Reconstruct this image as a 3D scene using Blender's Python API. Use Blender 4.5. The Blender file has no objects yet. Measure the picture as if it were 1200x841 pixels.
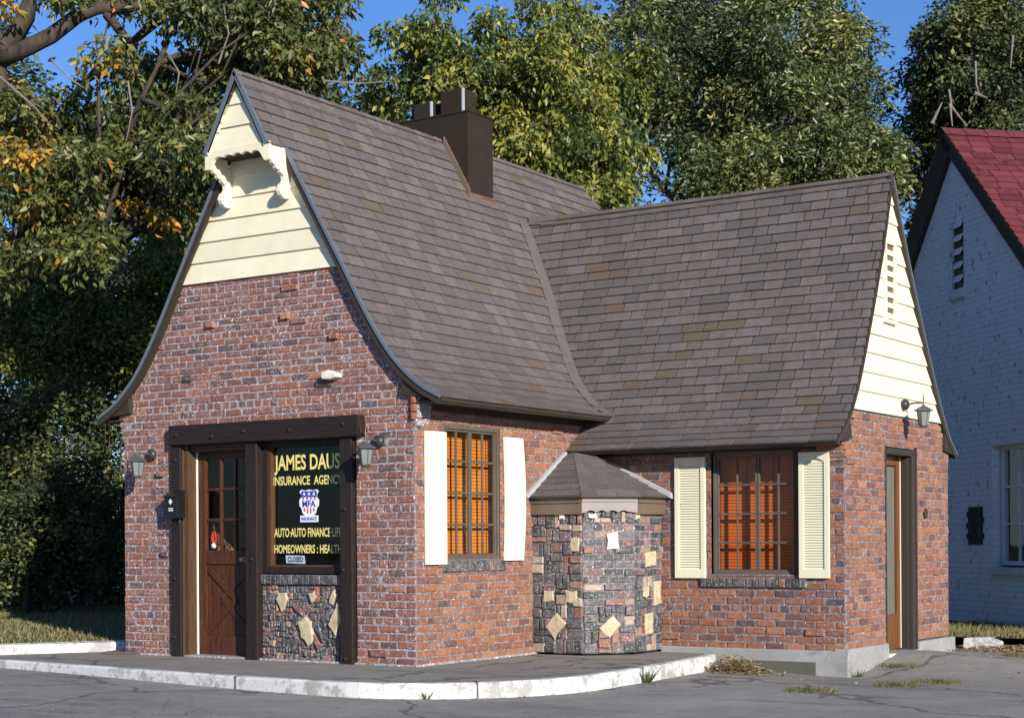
import bpy, bmesh, math, random
import numpy as np
from mathutils import Vector, Matrix
random.seed(7); rng = np.random.default_rng(11)
scene = bpy.context.scene
COL = scene.collection
R = math.radians

# ------------------------------------------------------------------ camera, sky, sun, exposure
CAM = np.array([9.2562, -12.3958, 1.1614]); YAW = .5835; ROLL = -.0062; FPX = 1942.12; SHIFT = 213.69
fw = np.array([-math.sin(YAW), math.cos(YAW), 0.]); rt0 = np.array([math.cos(YAW), math.sin(YAW), 0.]); up0 = np.array([0, 0, 1.])
rt = rt0*math.cos(ROLL)+up0*math.sin(ROLL); up = -rt0*math.sin(ROLL)+up0*math.cos(ROLL)
cd = bpy.data.cameras.new('camera'); cam = bpy.data.objects.new('camera', cd); COL.objects.link(cam)
cam.matrix_world = Matrix(((rt[0], up[0], -fw[0], CAM[0]), (rt[1], up[1], -fw[1], CAM[1]), (rt[2], up[2], -fw[2], CAM[2]), (0, 0, 0, 1)))
cd.sensor_width = 36; cd.lens = FPX/1200*36; cd.shift_y = SHIFT/1200; cd.clip_end = 2000; cd.clip_start = .1
scene.camera = cam
SUN_EL, SUN_AZ = R(19.5), R(120.5)
to_sun = Vector((math.sin(SUN_AZ)*math.cos(SUN_EL), math.cos(SUN_AZ)*math.cos(SUN_EL), math.sin(SUN_EL)))
w = bpy.data.worlds.new('World'); scene.world = w; w.use_nodes = True
nt = w.node_tree; nt.nodes.clear()
sky = nt.nodes.new('ShaderNodeTexSky'); sky.sky_type = 'NISHITA'; sky.sun_disc = False
sky.sun_elevation = SUN_EL; sky.sun_rotation = SUN_AZ; sky.air_density = 1.2; sky.dust_density = .1; sky.ozone_density = 5.0
bgn = nt.nodes.new('ShaderNodeBackground'); bgn.inputs[1].default_value = .073
wo = nt.nodes.new('ShaderNodeOutputWorld'); tint = nt.nodes.new('ShaderNodeMix'); tint.data_type = 'RGBA'; tint.blend_type = 'MULTIPLY'; tint.inputs[0].default_value = 1; tint.inputs[7].default_value = (.82, 1.04, 1.45, 1)
nt.links.new(sky.outputs[0], tint.inputs[6]); nt.links.new(tint.outputs[2], bgn.inputs[0]); nt.links.new(bgn.outputs[0], wo.inputs[0])
sl = bpy.data.lights.new('sun', 'SUN'); sl.energy = 5.0; sl.angle = R(.5); sl.color = (1, .92, .80)
so = bpy.data.objects.new('sun', sl); COL.objects.link(so); so.rotation_euler = (-to_sun).to_track_quat('-Z', 'Y').to_euler()
scene.view_settings.view_transform = 'Standard'; scene.view_settings.look = 'None'
scene.view_settings.exposure = .45; scene.view_settings.gamma = 1

def ray_at(px, py, dist):
    "world point seen at photograph pixel, dist metres deep"
    return CAM+(fw+rt*(px-600)/FPX+up*(420.5+SHIFT-py)/FPX)*dist

# ------------------------------------------------------------------ materials
class NT:
    def __init__(s, name):
        s.m = bpy.data.materials.new(name); s.m.use_nodes = True; s.t = s.m.node_tree; s.t.nodes.clear()
        s.out = s.n('ShaderNodeOutputMaterial'); s.b = s.n('ShaderNodeBsdfPrincipled'); s.l(s.b.outputs[0], s.out.inputs[0])
    def n(s, k, **a):
        x = s.t.nodes.new(k)
        for q, v in a.items(): setattr(x, q, v)
        return x
    def l(s, a, b): s.t.links.new(a, b)
    def coord(s, kind='Object', scale=(1, 1, 1)):
        c = s.n('ShaderNodeTexCoord'); mp = s.n('ShaderNodeMapping'); mp.inputs['Scale'].default_value = scale
        s.l(c.outputs[kind], mp.inputs[0]); return mp.outputs[0]
    def noise(s, vec, scale, detail=4, rough=.6, dist=0):
        x = s.n('ShaderNodeTexNoise'); x.inputs['Scale'].default_value = scale; x.inputs['Detail'].default_value = detail
        x.inputs['Roughness'].default_value = rough; x.inputs['Distortion'].default_value = dist; s.l(vec, x.inputs['Vector']); return x.outputs['Fac']
    def ramp(s, fac, stops, interp='LINEAR'):
        x = s.n('ShaderNodeValToRGB'); x.color_ramp.interpolation = interp; e = x.color_ramp.elements
        while len(e) > 1: e.remove(e[-1])
        e[0].position = stops[0][0]; e[0].color = (*stops[0][1], 1)
        for p, c in stops[1:]:
            q = e.new(p); q.color = (*c, 1)
        s.l(fac, x.inputs[0]); return x.outputs[0]
    def fr(s, fac, a, b):
        x = s.n('ShaderNodeMapRange'); x.inputs['From Min'].default_value = a; x.inputs['From Max'].default_value = b; s.l(fac, x.inputs['Value']); return x.outputs[0]
    def mix(s, fac, a, b, kind='MIX'):
        x = s.n('ShaderNodeMix', data_type='RGBA', blend_type=kind)
        for v, i in ((fac, 0), (a, 6), (b, 7)):
            if isinstance(v, (int, float)): x.inputs[i].default_value = v
            elif isinstance(v, tuple): x.inputs[i].default_value = (*v, 1)
            else: s.l(v, x.inputs[i])
        return x.outputs[2]
    def math(s, op, a, b=0.):
        x = s.n('ShaderNodeMath', operation=op)
        for v, i in ((a, 0), (b, 1)):
            if isinstance(v, (int, float)): x.inputs[i].default_value = v
            else: s.l(v, x.inputs[i])
        return x.outputs[0]
    def attr(s, name='tone'):
        x = s.n('ShaderNodeAttribute'); x.attribute_name = name; return x.outputs['Fac']
    def bump(s, h, strength=.5, dist=.01):
        x = s.n('ShaderNodeBump'); x.inputs['Strength'].default_value = strength; x.inputs['Distance'].default_value = dist
        s.l(h, x.inputs['Height']); s.l(x.outputs[0], s.b.inputs['Normal'])
    def fin(s, col, rough=.8, spec=.3, metal=0.):
        for v, k in ((col, 'Base Color'), (rough, 'Roughness'), (spec, 'Specular IOR Level'), (metal, 'Metallic')):
            if isinstance(v, (int, float)): s.b.inputs[k].default_value = v
            elif isinstance(v, tuple): s.b.inputs[k].default_value = (*v, 1)
            else: s.l(v, s.b.inputs[k])
        return s.m

def m_brick(name, stops, speck=.62, rough=.75, smear=(.40, .355, .40), sa=.55):
    s = NT(name); v = s.coord(); t = s.attr()
    c = s.ramp(t, stops)
    n1 = s.noise(v, 34, 5, .7); n2 = s.noise(v, 9, 3, .6)
    c = s.mix(s.fr(n1, .35, .75), c, s.mix(.55, c, (.05, .03, .035)))
    c = s.mix(s.math('MULTIPLY', s.fr(n2, .5, .8), .35), c, (.36, .30, .33))
    sm = s.noise(v, 24, 5, .75); c = s.mix(s.math('MULTIPLY', s.fr(sm, .53, .66), sa), c, smear)
    dk = s.noise(v, 17, 4, .7, .5); c = s.mix(s.math('MULTIPLY', s.fr(dk, .58, .68), .7), c, (.045, .035, .04))
    sp = s.noise(v, 60, 2, .5); pa = s.noise(v, 2.1, 3, .6)
    lime = s.math('MULTIPLY', s.fr(sp, speck, speck+.05), s.fr(pa, .4, .62))
    c = s.mix(lime, c, (.72, .70, .70))
    s.bump(s.math('ADD', n1, s.math('MULTIPLY', s.noise(v, 130, 2), .5)), .8, .006)
    return s.fin(c, s.math('SUBTRACT', rough, s.math('MULTIPLY', lime, .3)), .35)
BR = [(0, (.085, .062, .068)), (.12, (.13, .074, .070)), (.28, (.19, .088, .068)), (.48, (.25, .098, .060)), (.68, (.31, .115, .058)), (.86, (.37, .135, .060)), (1, (.46, .19, .08))]
M = {}
M['brick'] = m_brick('red_clinker_brick', BR)
M['brick_warm'] = m_brick('orange_red_brick', [(0, (.08, .055, .055)), (.15, (.14, .07, .058)), (.3, (.21, .085, .052)), (.5, (.285, .105, .050)), (.72, (.35, .135, .058)), (1, (.44, .19, .085))], .67, .75, (.28, .24, .25), .45)
M['bare_brick'] = m_brick('bare_dark_brick', [(0, (.02, .016, .016)), (1, (.06, .035, .03))], .9, .8, (.03, .02, .02), .1)
M['dark_brick'] = m_brick('dark_clinker_brick', [(0, (.035, .045, .045)), (.35, (.075, .088, .085)), (.55, (.13, .12, .12)), (.72, (.19, .10, .085)), (.85, (.30, .13, .08)), (.93, (.36, .24, .17)), (1, (.50, .42, .31))], .64, .55)
def m_mortar(name, base, light, sk=.60):
    s = NT(name); v = s.coord(); n = s.noise(v, 30, 4, .7); p = s.noise(v, 1.6, 3, .6)
    c = s.mix(s.fr(n, .4, .7), base, light)
    c = s.mix(s.fr(p, .45, .7), c, s.mix(.5, c, (.12, .11, .13)))
    dk = s.noise(v, 21, 4, .7); c = s.mix(s.math('MULTIPLY', s.fr(dk, .54, .64), .8), c, (.075, .065, .075))
    sp = s.noise(v, 50, 2, .5); c = s.mix(s.fr(sp, sk, sk+.05), c, (.80, .79, .80))
    s.bump(n, .9, .006); return s.fin(c, .85, .3)
M['mortar'] = m_mortar('lime_mortar', (.25, .225, .25), (.43, .395, .43), .62)
M['mortar_dark'] = m_mortar('grey_mortar', (.13, .12, .135), (.36, .34, .36), .66)
def m_stone(name, a, b):
    s = NT(name); v = s.coord(); n = s.noise(v, 14, 5, .65)
    s.bump(s.noise(v, 40, 4, .7), .5, .006); return s.fin(s.mix(s.fr(n, .3, .7), a, b), .75, .3)
M['tan_stone'] = m_stone('tan_flagstone', (.36, .29, .18), (.58, .51, .37))
M['white_stone'] = m_stone('white_flagstone', (.62, .58, .50), (.78, .74, .66))
def m_paint(name, col, dirt=(.45, .40, .28), rough=.5, amt=.35, spec=.4, *more):
    spec = more[0] if more else spec
    s = NT(name); v = s.coord(); n = s.noise(v, 3.2, 5, .7); n2 = s.noise(v, 60, 3, .6)
    c = s.mix(s.math('MULTIPLY', s.fr(n, .45, .85), amt), col, dirt)
    c = s.mix(s.math('MULTIPLY', s.fr(n2, .68, .74), .6), c, dirt)
    s.bump(s.noise(s.coord(scale=(1, 1, 6)), 22, 3), .4, .004); return s.fin(s.mix(s.attr(), s.mix(.12, c, (.3, .27, .18)), c), rough, spec)
M['cream'] = m_paint('cream_paint', (.80, .75, .56), (.44, .40, .28))
M['white_paint'] = m_paint('white_paint', (.86, .84, .72), (.6, .55, .4), amt=.15)
M['shutter_cream'] = m_paint('cream_shutter_paint', (.74, .71, .54), (.5, .45, .3), amt=.2)
M['brown_paint'] = m_paint('dark_brown_paint', (.018, .011, .009), (.035, .024, .018), .65, .3)
M['brown_metal'] = m_paint('brown_sheet_metal', (.008, .005, .004), (.034, .015, .011), .75, .5, .0, .15)
M['grey_metal'] = m_paint('blue_grey_metal', (.10, .13, .17), (.06, .06, .06), .4, .3, .5)
M['flashing'] = m_paint('worn_flashing', (.42, .45, .50), (.2, .2, .22), .5, .4, .5)
M['light_brown'] = m_paint('weathered_brown_board', (.12, .085, .06), (.2, .15, .12), .6, .5)
M['pale_brown'] = m_paint('faded_mauve_board', (.27, .235, .22), (.15, .12, .11), .6, .5)
def m_wood(name, a, b, axis=(14, 14, 1.2), rough=.55):
    s = NT(name); v = s.coord(scale=axis); n = s.noise(v, 3, 6, .65, 1.2)
    s.bump(n, .5, .004); return s.fin(s.mix(s.fr(n, .3, .72), a, b), rough, .35)
M['timber'] = m_wood('dark_timber', (.010, .0065, .0055), (.030, .0195, .015))
M['timber_h'] = m_wood('dark_timber_beam', (.010, .0065, .0055), (.028, .018, .014), (1.2, 14, 14))
M['door_wood'] = m_wood('varnished_wood', (.022, .008, .005), (.12, .040, .016), rough=.5)
M['jamb_wood'] = m_wood('brown_jamb_wood', (.05, .027, .015), (.105, .058, .028))
M['orange_wood'] = m_wood('orange_varnished_wood', (.10, .036, .013), (.20, .078, .026), rough=.35)
def m_shingle(name, stops, rough=.85, patch=None):
    s = NT(name); t = s.attr(); v = s.coord(); c = s.ramp(t, stops)
    n = s.noise(s.coord(scale=(1, 1, .35)), 9, 4, .7); g = s.noise(v, 120, 3, .8)
    c = s.mix(s.math('MULTIPLY', s.fr(n, .48, .62), .55), c, patch or stops[-1][1])
    c = s.mix(s.fr(g, .3, .72), s.mix(.5, c, (0, 0, 0)), c)
    s.bump(g, .5, .003); return s.fin(c, rough, .35)
M['shingle'] = m_shingle('brown_grey_shingle', [(0, (.125, .115, .115)), (.3, (.15, .132, .130)), (.6, (.17, .146, .142)), (.85, (.19, .166, .162)), (.93, (.15, .115, .090)), (1, (.16, .12, .085))], patch=(.135, .108, .090))
M['red_shingle'] = m_shingle('red_shingle', [(0, (.115, .024, .030)), (.5, (.165, .034, .040)), (1, (.215, .052, .055))], .6)
def m_plain(name, c, rough=.6, spec=.4, metal=0.): return NT(name).fin(c, rough, spec, metal)
M['black_metal'] = m_plain('black_metal', (.012, .012, .013), .35)
M['lamp_metal'] = m_plain('lamp_green_grey_metal', (.085, .10, .10), .45, .5, .2)
M['dark_sphere'] = m_plain('lamp_plate_metal', (.03, .034, .038), .4)
M['steel'] = m_paint('window_steel', (.085, .068, .055), (.19, .16, .14), .5, .5)
M['brass'] = m_plain('brass', (.5, .36, .12), .35, .5, .8)
M['yellow_letter'] = m_plain('gold_sign_paint', (.74, .66, .22), .5)
M['dec_white'] = m_plain('decal_white', (.75, .76, .78), .5)
M['dec_blue'] = m_plain('decal_blue', (.03, .07, .42), .5)
M['dec_red'] = m_plain('decal_red', (.50, .03, .03), .5)
M['sign_blue'] = m_plain('sign_blue', (.38, .48, .62), .5)
M['sealant'] = m_plain('old_red_sealant', (.22, .025, .015), .7)
M['vent_paint'] = m_paint('dark_vent_paint', (.075, .08, .07), (.15, .15, .13), .8, .5)
M['red_orn'] = m_plain('red_ribbon', (.55, .03, .015), .4)
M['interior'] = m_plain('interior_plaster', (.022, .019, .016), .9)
M['blind'] = m_wood('orange_blind', (.50, .145, .014), (.68, .225, .028), (1, 1, 30), .5)
M['blind_red'] = m_wood('red_orange_blind', (.50, .085, .010), (.64, .13, .016), (1, 1, 30), .5)
M['blind_gap'] = m_plain('blind_shadow_cord', (.10, .035, .01), .8)
M['curtain'] = m_wood('grey_curtain', (.11, .10, .085), (.20, .185, .155), (30, 30, 1), .8)
def m_glass(name, refl=1.0, tint=(.93, .96, .95)):
    s = NT(name); tr = s.n('ShaderNodeBsdfTransparent'); tr.inputs[0].default_value = (*tint, 1)
    gl = s.n('ShaderNodeBsdfGlossy'); gl.inputs['Roughness'].default_value = .015; fr = s.n('ShaderNodeFresnel'); ge = s.n('ShaderNodeNewGeometry'); s.l(s.math('SUBTRACT', 1.5, s.math('MULTIPLY', ge.outputs['Backfacing'], .8333)), fr.inputs[0])
    n = s.noise(s.coord(), 2.5, 2); b = s.n('ShaderNodeBump'); b.inputs['Strength'].default_value = .08; b.inputs['Distance'].default_value = .02
    s.l(n, b.inputs['Height']); s.l(b.outputs[0], gl.inputs['Normal'])
    mx = s.n('ShaderNodeMixShader'); s.l(s.math('MULTIPLY', fr.outputs[0], refl), mx.inputs[0]); s.l(tr.outputs[0], mx.inputs[1]); s.l(gl.outputs[0], mx.inputs[2])
    s.l(mx.outputs[0], s.out.inputs[0]); return s.m
M['glass'] = m_glass('window_glass')
M['lamp_glass'] = m_plain('frosted_lamp_glass', (.20, .22, .21), .25, .6)
def m_ground(name, a, b, c2, crack=True, scale=1.):
    s = NT(name); v = s.coord(); big = s.noise(v, .45*scale, 5, .65, .6); mid = s.noise(v, 3, 5, .7); fine = s.noise(v, 120, 3, .7)
    streak = s.noise(s.coord(scale=(.35, 1.6, 1)), 1.1, 5, .7, .8)
    c = s.mix(s.fr(big, .35, .65), a, b); c = s.mix(s.math('MULTIPLY', s.fr(mid, .45, .75), .5), c, c2)
    c = s.mix(s.math('MULTIPLY', s.fr(streak, .53, .66), .6), c, s.mix(.6, c, (.03, .03, .03)))
    c = s.mix(s.fr(fine, .3, .7), s.mix(.5, c, (.02, .02, .02)), c)
    sto = s.noise(v, 2.2, 5, .75, 1.5); c = s.mix(s.math('MULTIPLY', s.fr(sto, .60, .70), .5), c, (.07, .068, .06)); peb = s.noise(v, 42, 2, .5); c = s.mix(s.math('MULTIPLY', s.fr(peb, .66, .72), .6), c, (.55, .52, .46))
    h = fine
    if crack:
        vo = s.n('ShaderNodeTexVoronoi', feature='DISTANCE_TO_EDGE'); vo.inputs['Scale'].default_value = .27
        dv = s.n('ShaderNodeVectorMath', operation='ADD'); nn = s.n('ShaderNodeTexNoise'); nn.inputs['Scale'].default_value = 1.6; nn.inputs['Detail'].default_value = 6
        s.l(v, nn.inputs['Vector']); s.l(nn.outputs['Color'], dv.inputs[0]); s.l(v, dv.inputs[1]); s.l(dv.outputs[0], vo.inputs['Vector'])
        k = s.fr(vo.outputs['Distance'], .011, .004); c = s.mix(s.math('MULTIPLY', k, .6), c, (.035, .035, .03))
    s.bump(s.math('ADD', h, s.math('MULTIPLY', mid, .6)), .6, .008); return s.fin(c, .9, .25)
M['road'] = m_ground('worn_asphalt', (.24, .236, .222), (.37, .358, .33), (.47, .44, .385))
M['walk'] = m_ground('walk_concrete', (.29, .272, .24), (.37, .345, .305), (.20, .185, .16))
M['found'] = m_ground('foundation_concrete', (.36, .36, .36), (.46, .46, .46), (.25, .25, .25), False, 3)
def m_kerb():
    s = NT('worn_white_kerb_paint'); v = s.coord(); n = s.noise(v, 7, 5, .75); p = s.noise(v, 1.1, 4, .7); f = s.noise(v, 60, 3)
    bare = s.math('MULTIPLY', s.fr(s.math('ADD', n, s.math('MULTIPLY', p, .5)), .73, .84), .8)
    c = s.mix(bare, (.60, .61, .61), (.28, .275, .26)); c = s.mix(s.fr(f, .62, .7), c, (.4, .4, .4))
    s.bump(n, .6, .01); return s.fin(c, .8, .3)
M['kerb'] = m_kerb()
def m_grass():
    s = NT('lawn_grass'); v = s.coord(); n = s.noise(v, 1.5, 5, .7); f = s.noise(v, 45, 4, .8)
    c = s.mix(s.fr(n, .35, .65), (.085, .10, .032), (.19, .16, .075)); c = s.mix(s.fr(f, .3, .7), s.mix(.5, c, (.02, .03, .01)), c)
    s.bump(f, 1, .04); return s.fin(c, .9, .2)
M['grass'] = m_grass()
def m_leaf(name, stops, tr=.28, rough=.45):
    s = NT(name); c = s.ramp(s.attr(), stops); s.fin(c, rough, .55)
    t = s.n('ShaderNodeBsdfTranslucent'); s.l(s.mix(.5, c, (.25, .30, .02)), t.inputs[0])
    mx = s.n('ShaderNodeMixShader'); mx.inputs[0].default_value = tr; s.l(s.b.outputs[0], mx.inputs[1]); s.l(t.outputs[0], mx.inputs[2]); s.l(mx.outputs[0], s.out.inputs[0]); return s.m
G0, G1, G2, Y1, O1 = (.022, .040, .012), (.055, .085, .022), (.11, .14, .038), (.32, .29, .05), (.55, .27, .035)
M['leaf_olive'] = m_leaf('olive_leaf', [(0, G0), (.35, (.07, .088, .024)), (.7, (.15, .172, .05)), (.93, (.26, .22, .06)), (.985, (.42, .27, .05)), (1, (.5, .2, .03))])
M['leaf_autumn'] = m_leaf('autumn_leaf', [(0, (.15, .13, .03)), (.5, (.42, .26, .04)), (1, (.62, .30, .03))])
M['leaf_yellow'] = m_leaf('yellow_green_leaf', [(0, G0), (.3, G1), (.6, (.13, .17, .035)), (.88, (.25, .26, .05)), (1, (.38, .33, .06))])
M['leaf_green'] = m_leaf('grey_green_leaf', [(0, G0), (.35, (.06, .088, .028)), (.75, (.14, .172, .062)), (.97, (.16, .18, .065)), (1, (.30, .28, .08))], .2, .38)
M['leaf_dark_shade'] = m_leaf('dark_green_shade_leaf', [(0, (.014, .026, .008)), (.5, (.040, .066, .018)), (.9, (.09, .12, .030)), (1, (.2, .18, .05))], .10, .7)  # kept extra dark so the low bushes read as shaded; also the dark trees
M['leaf_bush'] = m_leaf('bush_leaf', [(0, (.03, .055, .014)), (.4, (.08, .125, .026)), (.8, (.16, .21, .045)), (1, (.30, .30, .07))])
M['leaf_dry'] = m_leaf('dry_leaf', [(0, (.14, .08, .035)), (.5, (.36, .25, .11)), (1, (.58, .45, .22))], .1, .7)
M['bark'] = m_wood('bark', (.018, .014, .011), (.085, .068, .052), (3, 3, 1), .9)
M['twig'] = m_wood('grey_twig', (.12, .10, .085), (.26, .23, .20), (3, 3, 1), .9)
def m_white_brick():
    s = NT('painted_white_brick'); v = s.coord('UV'); b = s.n('ShaderNodeTexBrick'); b.inputs['Scale'].default_value = 1
    b.inputs['Brick Width'].default_value = .216; b.inputs['Row Height'].default_value = .0762; b.inputs['Mortar Size'].default_value = .006; b.inputs['Mortar Smooth'].default_value = .4
    s.l(v, b.inputs['Vector']); o = s.coord(); n = s.noise(o, 4, 5, .7); f = s.noise(o, 11, 4, .7); p = s.noise(o, 1.1, 3)
    c = s.mix(s.math('MULTIPLY', s.fr(n, .4, .75), .45), (.80, .82, .84), (.60, .62, .64))
    c = s.mix(s.math('MULTIPLY', b.outputs['Fac'], .25), c, (.45, .46, .48))
    ch = s.math('MULTIPLY', s.fr(f, .60, .62), s.fr(p, .42, .5)); c = s.mix(s.math('MULTIPLY', ch, .75), c, (.12, .09, .08))
    s.bump(s.math('SUBTRACT', s.math('MULTIPLY', n, .4), b.outputs['Fac']), .8, .008); return s.fin(c, .75, .3)
M['white_brick'] = m_white_brick()

# ------------------------------------------------------------------ mesh helpers
class Fr:
    "wall frame: (u along wall, z up, d outwards)"
    def __init__(s, o, u, n): s.o, s.u, s.nn = np.array(o, float), np.array(u, float), np.array(n, float)
    def __call__(s, u, z, d=0.): return s.o+s.u*u+s.nn*d+np.array([0, 0, z])
FA = Fr((0, 0, 0), (1, 0, 0), (0, -1, 0)); FB = Fr((0, 0, 0), (0, 1, 0), (1, 0, 0))
FC = Fr((0, 3.0, 0), (1, 0, 0), (0, -1, 0)); FD = Fr((3.012, 0, 0), (0, 1, 0), (1, 0, 0))

class MB:
    def __init__(s): s.v, s.f, s.mi, s.tone = [], [], [], []
    def add(s, vs, fs, mi=0, tone=.5):
        b = len(s.v); s.v += [tuple(map(float, p)) for p in vs]
        for f in fs: s.f.append([b+i for i in f]); s.mi.append(mi); s.tone.append(tone)
    def quad(s, a, b, c, d, mi=0, tone=.5): s.add([a, b, c, d], [(0, 1, 2, 3)], mi, tone)
    def box(s, fr, u0, u1, z0, z1, d0, d1, mi=0, tone=.5):
        vs = [fr(u, z, d) for d in (d0, d1) for z in (z0, z1) for u in (u0, u1)]
        s.add(vs, [(0, 1, 3, 2), (4, 6, 7, 5), (0, 4, 5, 1), (2, 3, 7, 6), (0, 2, 6, 4), (1, 5, 7, 3)], mi, tone)
    def prism(s, fr, pts, d0, d1, mi=0, tone=.5):
        n = len(pts); vs = [fr(u, z, d0) for u, z in pts]+[fr(u, z, d1) for u, z in pts]
        s.add(vs, [tuple(range(n)), tuple(range(2*n-1, n-1, -1))]+[(i, (i+1) % n, n+(i+1) % n, n+i) for i in range(n)], mi, tone)
    def tube(s, pts, rad, seg=8, mi=0, tone=.5, cap=True):
        pts = [np.array(p, float) for p in pts]; n = len(pts)
        rad = [rad]*n if isinstance(rad, (int, float)) else rad
        vs = []
        for i, p in enumerate(pts):
            t = pts[min(i+1, n-1)]-pts[max(i-1, 0)]; t /= (np.linalg.norm(t)+1e-9)
            a = np.cross(t, (0, 0, 1.)) if abs(t[2]) < .95 else np.cross(t, (1., 0, 0)); a /= np.linalg.norm(a); b = np.cross(t, a)
            for k in range(seg):
                q = 2*math.pi*k/seg; vs.append(p+(a*math.cos(q)+b*math.sin(q))*rad[i])
        fs = [(i*seg+k, i*seg+(k+1) % seg, (i+1)*seg+(k+1) % seg, (i+1)*seg+k) for i in range(n-1) for k in range(seg)]
        if cap: fs += [tuple(range(seg-1, -1, -1)), tuple((n-1)*seg+k for k in range(seg))]
        s.add(vs, fs, mi, tone)
    def lathe(s, c, prof, seg=12, axis=(0, 0, 1), mi=0, tone=.5):
        ax = np.array(axis, float); a = np.cross(ax, (0, 0, 1.)) if abs(ax[2]) < .9 else np.array([1., 0, 0]); a /= np.linalg.norm(a); b = np.cross(ax, a)
        vs = [np.array(c)+ax*h+(a*math.cos(2*math.pi*(k+.5)/seg)+b*math.sin(2*math.pi*(k+.5)/seg))*r for r, h in prof for k in range(seg)]
        n = len(prof)
        fs = [(i*seg+k, i*seg+(k+1) % seg, (i+1)*seg+(k+1) % seg, (i+1)*seg+k) for i in range(n-1) for k in range(seg)]
        fs += [tuple(range(seg-1, -1, -1)), tuple((n-1)*seg+k for k in range(seg))]
        s.add(vs, fs, mi, tone)
    def build(s, name, mats, parent=None, bevel=0, smooth=False, fix=True, origin=None):
        me = bpy.data.meshes.new(name)
        v = np.array(s.v, float).reshape(-1, 3)
        if origin is not None: v = v-np.array(origin)
        me.from_pydata(v.tolist(), [], s.f); me.update()
        mats = mats if isinstance(mats, (list, tuple)) else [mats]
        for m in mats: me.materials.append(M[m])
        me.polygons.foreach_set('material_index', s.mi)
        a = me.attributes.new('tone', 'FLOAT', 'FACE'); a.data.foreach_set('value', [float(t) for t in s.tone])
        if fix:
            bm = bmesh.new(); bm.from_mesh(me); bmesh.ops.recalc_face_normals(bm, faces=bm.faces); bm.to_mesh(me); bm.free()
        if smooth: me.polygons.foreach_set('use_smooth', [True]*len(me.polygons))
        uv = me.uv_layers.new(name='UVMap')
        o = bpy.data.objects.new(name, me); COL.objects.link(o)
        if origin is not None: o.location = origin
        if parent is not None: o.parent = parent
        if bevel:
            md = o.modifiers.new('bevel', 'BEVEL'); md.width = bevel; md.segments = 2; md.limit_method = 'ANGLE'; md.angle_limit = R(40)
        return o
def tag(o, label=None, cat=None, group=None, kind=None):
    for k, v in (('label', label), ('category', cat), ('group', group), ('kind', kind)):
        if v: o[k] = v
    return o
def empty(name, loc=(0, 0, 0)):
    e = bpy.data.objects.new(name, None); COL.objects.link(e); e.location = loc; return e
def place(parent_empty, o):
    "keep world position when the parent Empty is not at the origin"
    o.parent = parent_empty; o.location = Vector(o.location)-parent_empty.location; return o
def text_mesh(txt, fr, u, z, h, width=None, d=0., mat='yellow_letter', name='lettering', parent=None, bold=.0, cx=False, sp=1.0):
    cu = bpy.data.curves.new(name, 'FONT'); cu.body = txt; cu.size = 1; cu.offset = bold; cu.resolution_u = 3; cu.extrude = 0; cu.space_character = sp
    ob = bpy.data.objects.new('tmp', cu); COL.objects.link(ob); dg = bpy.context.evaluated_depsgraph_get()
    me = bpy.data.meshes.new_from_object(ob.evaluated_get(dg)); bpy.data.objects.remove(ob); bpy.data.curves.remove(cu)
    vs = np.array([tuple(q.co) for q in me.vertices]); mn, mx = vs.min(0), vs.max(0)
    ph = .70; sy = h/ph; sx = width/(mx[0]-mn[0]) if width else sy
    x0 = u-(mx[0]-mn[0])*sx/2 if cx else u
    for q in me.vertices: q.co = fr(x0+(q.co.x-mn[0])*sx, z+q.co.y*sy, d)
    me.name = name; me.materials.clear(); me.materials.append(M[mat])
    o = bpy.data.objects.new(name, me); COL.objects.link(o); o.parent = parent; return o

# ------------------------------------------------------------------ roof profiles
def dense(pts, n=70):
    p = np.array(pts, float); p = np.vstack([2*p[0]-p[1], p, 2*p[-1]-p[-2]]); out = []
    for i in range(1, len(p)-2):
        for t in np.linspace(0, 1, 8, endpoint=False):
            a, b, c, d = p[i-1], p[i], p[i+1], p[i+2]
            out.append(.5*((2*b)+(-a+c)*t+(2*a-5*b+4*c-d)*t*t+(-a+3*b-3*c+d)*t**3))
    out.append(p[-2]); o = np.array(out); s = np.r_[0, np.cumsum(np.linalg.norm(np.diff(o, axis=0), axis=1))]
    q = np.linspace(0, s[-1], n); return np.c_[np.interp(q, s, o[:, 0]), np.interp(q, s, o[:, 1])], q
MAINP = [(0, 5.765), (.44, 4.96), (.575, 4.72), (.84, 4.27), (1.10, 3.83), (1.37, 3.37), (1.62, 3.0), (1.80, 2.80), (2.02, 2.62), (2.25, 2.50)]
WINGP = [(0, 4.96), (.24, 4.42), (.39, 4.11), (.555, 3.80), (.68, 3.57), (.81, 3.34), (1.07, 2.90), (1.235, 2.65), (1.39, 2.44), (1.56, 2.27), (1.77, 2.12)]
MX = -1.90
def wc(z): return float(np.interp(z, [2.1, 2.65, 3.4, 4.1, 4.96], [4.45, 4.44, 4.37, 4.31, 4.22]))
MD, MS = dense(MAINP); WD, WS = dense(WINGP)
def half_of(D, z): return float(np.interp(-z, -D[:, 1], D[:, 0]))
def mhalf(z): return half_of(MD, z)
def whalf(z): return half_of(WD, z)

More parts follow.
